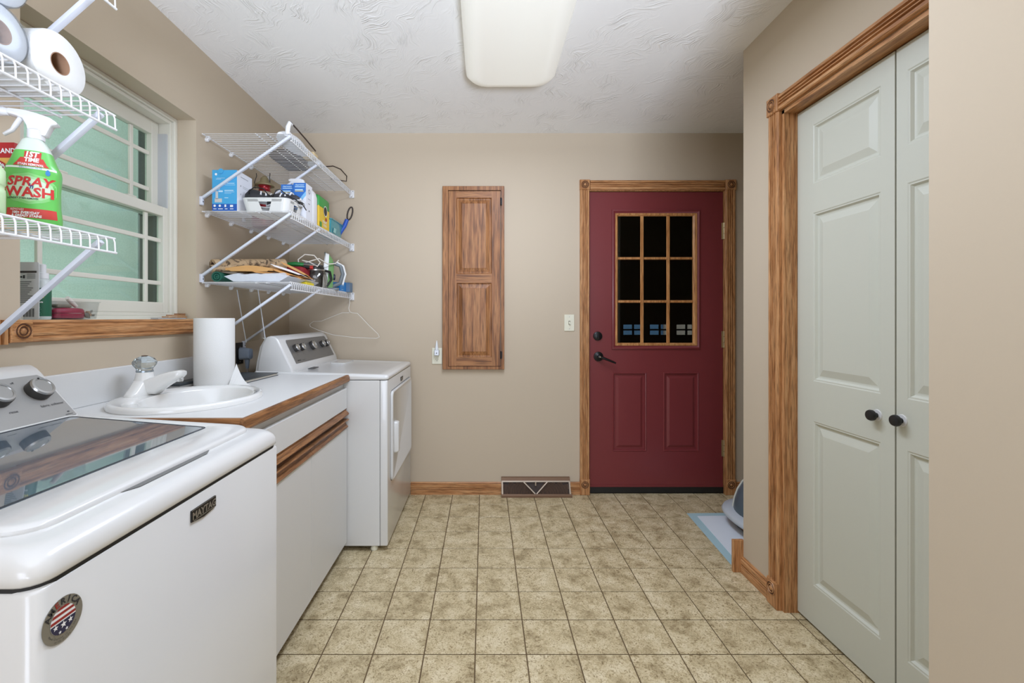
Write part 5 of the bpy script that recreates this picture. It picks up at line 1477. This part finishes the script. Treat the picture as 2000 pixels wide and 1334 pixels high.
part('tube', MB().tube([(-.955, 2.78, Z2+.03), (-.955, 2.745, Z2+.10), (-.955, 2.725, Z2+.135)], .007, 8), mat('steel_blue', (56, 116, 150), .4), bt, smooth=60)
part('wire_loop', MB().tube([(-.955, 2.785, Z2+.09), (-.95, 2.765, Z2+.14), (-.95, 2.735, Z2+.165), (-.95, 2.70, Z2+.172)], .0018, 6), BLACKM, bt)
lp_ = thing('loop_handle_brush', 'blue handled brush with black loop leaning from the teal basket', 'brush', (-.91, 2.94, Z2+.04))
part('grip', MB().tube([(-.935, 2.905, Z2+.02), (-.905, 2.945, Z2+.095), (-.893, 2.955, Z2+.135)], [.012, .014, .013], 10), mat('brush_blue', (40, 84, 176), .35), lp_, smooth=60)
lpts = []
for k in range(14):
    a = R(-100 + 380*k/13.0)
    lpts.append((-.876 + .016*math.cos(a) + .018*math.sin(a)*.5, 2.962, Z2+.178 + .042*math.sin(a)))
part('loop', MB().tube(lpts, .005, 8), mat('brown_black_strap', (50, 40, 36), .5), lp_, smooth=60)

# bottom shelf
GR = thing('green_roll', 'dark green rolled mat at the left end of the bottom shelf', 'roll', (-1.256, 2.26, Z3))
gr = MB()
for (r0, r1) in ((.024, .0175), (.0145, .0085)):
    gr.lathe([(r0, 0), (r0, .26), (r1, .26), (r1, 0)], (-1.256, 2.132, Z3+.0245), (0, 1, 0), 24, cap0=False, cap1=False)
    gr.lathe([(r1, 0), (r0, 0)], (-1.256, 2.132, Z3+.0245), (0, 1, 0), 24, cap0=False, cap1=False)
part('sheet', gr, mat('dark_green_foam', (26, 92, 76), .6), GR, smooth=40)
part('core', MB().lathe([(.007, .004), (.007, .25)], (-1.256, 2.132, Z3+.0245), (0, 1, 0), 14), mat('dark_green_foam', (26, 92, 76)), GR, smooth=40)
# white plastic mailing bag
WB = MB(); loops = []
random.seed(3)
nx = 14
for k in range(8):
    s = k/7.0; y = 2.136 + .40*s
    lo = []
    for q in range(nx+1):
        x = -1.222 + .300*q/nx; e_ = min(1, min(q, nx-q)/2.0)
        lo.append((x, y + random.uniform(-.004, .004), Z3 + .002 + .024*(1-e_)))
    for q in range(nx, -1, -1):
        x = -1.222 + .300*q/nx; e_ = min(1, min(q, nx-q)/2.0)
        lo.append((x, y, Z3 + .026 + (.022 + random.uniform(-.005, .006))*e_*(1 if 0 < k < 7 else .5)))
    loops.append(lo)
single('mailing_bag', WB.loft(loops), mat('white_film', (214, 218, 226), .25, bump=(40, .5)), 'wrinkled white plastic mailing bag on the bottom shelf', 'plastic bag', smooth=60)
# kraft paper roll
kr = thing('kraft_roll', 'roll of printed brown wrapping paper behind the envelopes', 'paper roll', (-1.2, 2.3, Z3+.05))
KRAFT = mat('kraft_paper', (178, 152, 118), .8)
nt = KRAFT.node_tree; _n = nt.nodes.new('ShaderNodeTexNoise'); _n.inputs['Scale'].default_value = 28; _n.inputs['Detail'].default_value = 2; _n.inputs['Distortion'].default_value = 1.5
_r = ramp(nt, [(0.36, (92, 76, 58)), (0.46, (176, 150, 116)), (0.7, (190, 164, 128))]); _tc = nt.nodes.new('ShaderNodeTexCoord')
nt.links.new(_tc.outputs['Object'], _n.inputs['Vector']); nt.links.new(_n.outputs['Fac'], _r.inputs['Fac']); nt.links.new(_r.outputs['Color'], nt.nodes['Principled BSDF'].inputs['Base Color'])
a_ = Vector((-1.285, 2.150, Z3+.078)); b_ = Vector((-1.09, 2.47, Z3+.120))
ax = (b_-a_).normalized(); L_ = (b_-a_).length
part('paper', MB().lathe([(.016, .0), (.030, 0), (.031, .02), (.031, L_)], a_, ax, 24, cap0=False), KRAFT, kr, smooth=40)
part('inner_turns', MB().lathe([(.0165, .06), (.0165, .001), (.019, .001)], a_, ax, 24, cap0=True, cap1=False), mat('dark_card', (90, 66, 48), .8), kr, smooth=40)
kr2 = thing('kraft_roll', 'short flattened brown paper roll at the left shelf end', 'paper roll', (-1.28, 2.15, Z3+.05))
a2 = Vector((-1.278, 2.128, Z3+.062)); ax2 = Vector((.55, .8, .12)).normalized()
part('paper', MB().lathe([(.010, 0), (.017, 0), (.018, .15)], a2, ax2, 20, cap0=False), KRAFT, kr2, smooth=40)
part('inner_turns', MB().lathe([(.0105, .05), (.0105, .001)], a2, ax2, 20, cap0=True, cap1=False), mat('dark_card', (90, 66, 48)), kr2, smooth=40)
# manila envelopes
MAN = mat('manila_paper', (214, 164, 102), .7, bump=(60, .3)); MAN2 = mat('manila_paper_b', (204, 148, 84), .7, bump=(60, .3))
def envelope(label, pts, th, m, grp='manila envelopes on the bottom shelf'):
    """pts: 4 corners (near-left, near-right, far-right, far-left); sagging sheet with a flap"""
    p = [Vector(q) for q in pts]; n = 6
    t = thing('envelope', label, 'envelope', tuple(sum(p, Vector())/4), grp)
    up_ = (p[1]-p[0]).cross(p[3]-p[0]).normalized()
    mb = MB(); loops = []
    for k in range(n+1):
        s = k/n; a, b = p[0].lerp(p[1], s), p[3].lerp(p[2], s)
        bulge = th*(.4 + .6*math.sin(math.pi*min(1, max(0, s))))
        loops.append([a, b, b + up_*bulge, (a+b)/2 + up_*(bulge*1.25), a + up_*bulge])
    mb.loft(loops); part('body', mb, m, t, smooth=50)
    fl = MB()
    a, b = p[0], p[1]
    fl.add([a + up_*th*.5 + Vector((0, -.003, 0)), b + up_*th*.5 + Vector((0, -.003, 0)), b.lerp(a, .12) - up_*.004 + Vector((0, -.002, 0)), a.lerp(b, .12) - up_*.004 + Vector((0, -.002, 0))], [(0, 1, 2, 3)])
    part('flap', fl, m, t)
    return t
envelope('thick manila envelope lying flat on the white mailing bag', [(-1.225, 2.150, Z3+.056), (-1.00, 2.150, Z3+.054), (-1.00, 2.44, Z3+.056), (-1.225, 2.44, Z3+.058)], .024, MAN)
envelope('thin manila envelope wedged above the white bag at its right', [(-1.10, 2.140, Z3+.050), (-.925, 2.19, Z3+.036), (-.925, 2.46, Z3+.040), (-1.10, 2.42, Z3+.050)], .005, MAN2)
envelope('white mailer sloping down to the glass carafe', [(-1.02, 2.170, Z3+.086), (-.920, 2.30, Z3+.046), (-.945, 2.52, Z3+.036), (-1.05, 2.44, Z3+.080)], .006, WPL)
envelope('manila envelope on top sloping down towards the carafe', [(-.985, 2.20, Z3+.100), (-.918, 2.36, Z3+.050), (-.955, 2.56, Z3+.034), (-1.03, 2.42, Z3+.096)], .007, MAN)
envelope('lowest manila envelope with dark clasp hole at the shelf front', [(-1.00, 2.142, Z3+.060), (-.914, 2.30, Z3+.026), (-.945, 2.50, Z3+.020), (-1.03, 2.40, Z3+.056)], .006, MAN2)
# red pouch, green tool, grey box
single('red_pouch', MB().box(-1.12, -1.00, 2.50, 2.62, Z3+.004, Z3+.115), mat('red_fabric', (150, 30, 42), .7), 'red fabric pouch between the envelopes and cords', 'pouch', bevel=.018, seg=3, smooth=60)
single('grey_carton', MB().box(-1.10, -.985, 2.63, 2.88, Z3, Z3+.150), mat('carton_grey', (120, 124, 126), .6), 'grey carton standing behind the coffee carafe', 'box', bevel=.003)
gt = thing('green_screwdriver', 'green handled tool lying on the red pouch', 'tool', (-1.06, 2.55, Z3+.12))
part('handle', MB().tube([(-1.09, 2.52, Z3+.128), (-1.05, 2.53, Z3+.130), (-1.01, 2.54, Z3+.128)], [.010, .013, .010], 10), mat('tool_green', (26, 120, 56), .35), gt, smooth=60)
part('shaft', MB().tube([(-1.01, 2.54, Z3+.128), (-.95, 2.56, Z3+.126)], .003, 6), SATIN, gt)
rt = thing('black_torch', 'small black torch with red cap above the carafe', 'torch', (-1.0, 2.58, Z3+.11))
part('barrel', MB().tube([(-1.035, 2.56, Z3+.122), (-.985, 2.57, Z3+.118)], .013, 12), BLACK, rt, smooth=60)
part('red_cap', MB().tube([(-.985, 2.57, Z3+.118), (-.970, 2.573, Z3+.117)], .012, 12), mat('cap_red', (196, 50, 44), .35), rt, smooth=60)
single('appliance_cable', MB().tube([(-1.06, 2.60, Z3+.13), (-1.065, 2.60, Z3+.165), (-1.03, 2.61, Z3+.195), (-.98, 2.62, Z3+.190), (-.95, 2.63, Z3+.15), (-.955, 2.60, Z3+.125), (-1.0, 2.59, Z3+.150), (-1.04, 2.60, Z3+.160), (-1.02, 2.61, Z3+.150), (-.96, 2.64, Z3+.175), (-.93, 2.70, Z3+.15), (-.905, 2.76, Z3+.16), (-.898, 2.80, Z3+.185)], .0035, 8), mat('cord_white', (224, 218, 206), .5), 'white appliance cord looped over the carafe and iron', 'cable', smooth=60)
# carafe
cf = thing('coffee_carafe', 'glass coffee carafe with black lid on the bottom shelf', 'carafe', (-.978, 2.655, Z3))
cc = (-.984, 2.655, Z3)
part('glass_body', MB().lathe([(.052, 0), (.060, .006), (.066, .035), (.064, .070), (.050, .105), (.043, .116)], cc, n=32, cap1=False), CARAFE, cf, smooth=60)
part('lid', MB().lathe([(.046, .112), (.047, .124), (.040, .132), (0, .134)], cc, n=28), BLACK, cf, smooth=40)
part('metal_band', MB().lathe([(.0505, .104), (.0515, .110), (.046, .114)], cc, n=28, cap0=False, cap1=False), SATIN, cf, smooth=40)
part('handle', MB().tube([(-.955, 2.685, Z3+.112), (-.925, 2.72, Z3+.105), (-.918, 2.73, Z3+.06), (-.935, 2.705, Z3+.02)], [.008, .008, .007, .006], 8), BLACK, cf, smooth=60)
lettering(cf, TXTW, [('12', -.012, .060, .016, 0, .0003), ('10', -.012, .040, .012, 0, 0), ('-', .012, .07, .03, 0, 0)], lambda u, v: (cc[0]+.0672*math.sin(u/.066+.4), cc[1]-.0672*math.cos(u/.066+.4), Z3+v))
# iron standing on its heel
ir = thing('clothes_iron', 'green and white clothes iron standing on its heel', 'iron', (-.94, 2.79, Z3))
ic = Vector((-.985, 2.755, Z3)); du = Vector((.93, .37, 0)); dv = Vector((-.37, .93, 0)); dw = Vector((.06, .03, 1)).normalized()
def Pi(a, b, c): return tuple(ic + du*a*1.15 + dv*b*1.1 + dw*c)   # a: out from the sole, b: across, c: up
def sole(a, s, c0=0.0):
    pts = []
    for k in range(17):
        t = -1 + 2*k/16.0
        pts.append((t*.052*s, .012 + (.215*s + .004)*(1-abs(t)**2.2)))
    return [Pi(a, b, c) for b, c in pts]
part('soleplate', MB().loft([sole(0, 1.0), sole(.006, 1.0)]), SATIN, ir, smooth=40)
part('skirt', MB().loft([sole(.006, .98), sole(.024, .95)]), mat('iron_white', (228, 230, 228), .35), ir, smooth=40)
part('green_body', MB().loft([sole(.024, .94), sole(.042, .82), sole(.052, .66)]), mat('iron_green', (112, 156, 96), .35), ir, smooth=40)
part('handle', MB().tube([Pi(.048, 0, .165), Pi(.085, 0, .150), Pi(.100, 0, .100), Pi(.090, 0, .045), Pi(.050, 0, .020)], [.010, .011, .012, .012, .012], 12), mat('iron_grey', (112, 120, 124), .4), ir, smooth=60)
part('handle_top', MB().tube([Pi(.062, 0, .172), Pi(.100, 0, .150), Pi(.114, 0, .100), Pi(.103, 0, .035)], .006, 10), mat('iron_white', (228, 230, 228)), ir, smooth=60)
part('heel', MB().loft([[Pi(a, b, 0) for a, b in rrect(.0, .085, -.045, .045, .015, 4)], [Pi(a, b, .012) for a, b in rrect(.0, .085, -.045, .045, .015, 4)]]), mat('iron_grey', (112, 120, 124)), ir)
part('dial', MB().lathe([(.018, 0), (.018, .012), (.014, .015)], Pi(.050, 0, .080), du, 16), mat('dial_navy', (36, 38, 62), .4), ir, smooth=40)
# blue dispenser box and yellow box
bd = thing('blue_dispenser_box', 'blue carton with grey end at the right end of the bottom shelf', 'box', (-.93, 2.97, Z3))
part('carton', MB().prism([(2.86, Z3), (3.035, Z3), (3.035, Z3+.062), (2.94, Z3+.062), (2.92, Z3+.046), (2.86, Z3+.046)], 'x', -.985, -.905), mat('carton_azure', (38, 130, 204), .45), bd, bevel=.002)
part('grey_end', MB().box(-.9055, -.880, 2.972, 3.036, Z3+.000, Z3+.062), mat('carton_steel', (90, 120, 150), .45), bd, bevel=.002)
bars(bd, pale, [(2.88, 2.92, Z3+.010, Z3+.012), (2.88, 2.93, Z3+.036, Z3+.039)], lambda u, v: (-.9045, u, v))
single('yellow_box', MB().box(-.968, -.920, 2.350, 2.455, Z3, Z3+.016), mat('box_yellow', (226, 206, 40), .5), 'small flat yellow box at the front of the bottom shelf', 'box', bevel=.002)

# ================================================================== HANGING THINGS
hg = thing('wire_hanger', 'thin white wire coat hanger on the bottom shelf end', 'hanger', (-.9, 3.04, 1.09))
hy = 3.045
def hp_(px, py): return ((px-946)*hy/888, hy, 1.2-(py-620.5)*hy/888)
path = [hp_(*p) for p in ((682, 611), (668, 611), (650, 618), (628, 627), (612, 628), (605, 633), (606, 638), (622, 645), (650, 654), (690, 659), (735, 661), (741, 658), (738, 652), (720, 635), (706, 620), (698, 612), (688, 611), (683, 609))]
part('shoulder_wire', MB().tube(path, .0022, 6), mat('cream_wire', (240, 236, 226), .4), hg, smooth=60)
hx = hp_(683, 609)
hk = [hx, hp_(681, 602), hp_(683, 592), (hp_(683, 585)[0], hy, FZ_[2]-.030), (hp_(684, 585)[0]+.002, hy-.004, FZ_[2]-.026)]
part('hook', MB().tube(hk, .0022, 6), mat('cream_wire', (226, 222, 212)), hg, smooth=60)
cbag = thing('clear_plastic_bag', 'clear plastic sleeve hanging under the bottom shelf', 'plastic bag', (-1.18, 2.36, 1.06))
by = 2.36
def cp_(px, py, dy=0): return ((px-946)*(by+dy)/888, by+dy, 1.2-(py-620.5)*(by+dy)/888)
quad = [cp_(463, 566), cp_(504, 566), cp_(518, 661), cp_(481, 669)]
def sheet(q, dy):
    mb = MB(); n = 8
    for j in range(n):
        for i in range(n):
            r_ = []
            for di, dj in ((0,0),(1,0),(1,1),(0,1)):
                s, t = (i+di)/n, (j+dj)/n
                p = Vector(q[0]).lerp(Vector(q[1]), s).lerp(Vector(q[3]).lerp(Vector(q[2]), s), t)
                p.y += dy*math.sin(math.pi*s) + .003*math.sin(9*s+5*t)
                r_.append(tuple(p))
            mb.add(r_, [(0,1,2,3)])
    return mb
part('front_film', sheet(quad, -.006), BAGCLEAR, cbag, smooth=60, merge=True)
part('back_film', sheet(quad, .008), BAGCLEAR, cbag, smooth=60, merge=True)
for (a, b) in ((quad[0], quad[3]), (quad[1], quad[2])):
    part('edge_seal', MB().tube([a, tuple((Vector(a)+Vector(b))/2), b], .0022, 6), mat('bag_seal', (214, 220, 228), .2), cbag)

# ================================================================== FLOOR: PAD AND LITTER BOX
PADB = mat('pad_blue_film', (172, 202, 208), .5); PADW = mat('pad_white', (222, 228, 234), .8, bump=(120, .2))
pd = thing('absorbent_pad', 'white pad with light blue border under the litter box', 'pad', (1.5, 2.49, 0))
q0 = [(1.239, 2.785), (1.83, 2.80), (1.80, 2.168), (1.196, 2.190)]
part('film', MB().loft([[(x, y, .0008) for x, y in q0], [(x, y, .0022) for x, y in q0]]), PADB, pd)
def shr(q, m):
    c = (sum(p[0] for p in q)/4, sum(p[1] for p in q)/4)
    return [(x + (c[0]-x)/abs(c[0]-x)*m, y + (c[1]-y)/abs(c[1]-y)*m) for x, y in q]
q1 = shr(q0, .045)
part('quilted_top', MB().loft([[(x, y, .0022) for x, y in q1], [(x, y, .0046) for x, y in q1]]), PADW, pd)
lb = thing('litter_box', 'hooded grey litter box half hidden behind the wall corner', 'litter box', (1.56, 2.56, .0046))
def lo(cx_, cy_, a, b, z, e=.8, n=40):
    o = []
    for k in range(n):
        t = 2*math.pi*k/n; c, s = math.cos(t), math.sin(t)
        o.append((cx_ + a*math.copysign(abs(c)**e, c), cy_ + b*math.copysign(abs(s)**e, s), z))
    return o
LC = (1.622, 2.515)
B0 = .0048
part('pan', MB().loft([lo(*LC, .170, .200, B0), lo(*LC, .185, .215, B0+.012), lo(*LC, .215, .235, B0+.066)]), mat('pan_tan', (176, 138, 96), .4), lb, smooth=50)
part('pan_band', MB().loft([lo(*LC, .203, .230, B0+.038), lo(*LC, .211, .236, B0+.052)], False, False), mat('pan_dark', (60, 62, 70), .4), lb, smooth=50)
part('pan_foot', MB().loft([lo(*LC, .178, .208, B0+.001), lo(*LC, .191, .220, B0+.013)], False, False), mat('pan_slate', (80, 92, 100), .4), lb, smooth=50)
RIMG = mat('rim_blue_grey', (196, 204, 210), .35)
part('rim', MB().loft([lo(*LC, .222, .240, B0+.060), lo(*LC, .250, .262, B0+.066), lo(*LC, .258, .270, B0+.082), lo(*LC, .250, .262, B0+.098), lo(*LC, .205, .222, B0+.106)]), RIMG, lb, smooth=60)
hl_ = []
for k in range(8):
    t = R(90*k/7); hl_.append(lo(LC[0]+.02*math.sin(t), LC[1], .200*math.cos(t)**.8+.012, .217*math.cos(t)**.8+.012, B0+.104 + .24*math.sin(t), 1.0))
part('hood', MB().loft(hl_, cap0=False), mat('hood_slate', (84, 100, 110), .3), lb, smooth=60)
ar2 = []
for k in range(8):
    t = R(90*k/7); rr = .205*math.cos(t)**.8+.012; ar2.append((LC[0]+.02*math.sin(t) - .845*rr, LC[1]+.535*rr, B0+.104+.242*math.sin(t)))
part('hood_seam', MB().tube(ar2, .006, 8), mat('seam_cream', (206, 206, 196), .4), lb, smooth=60)
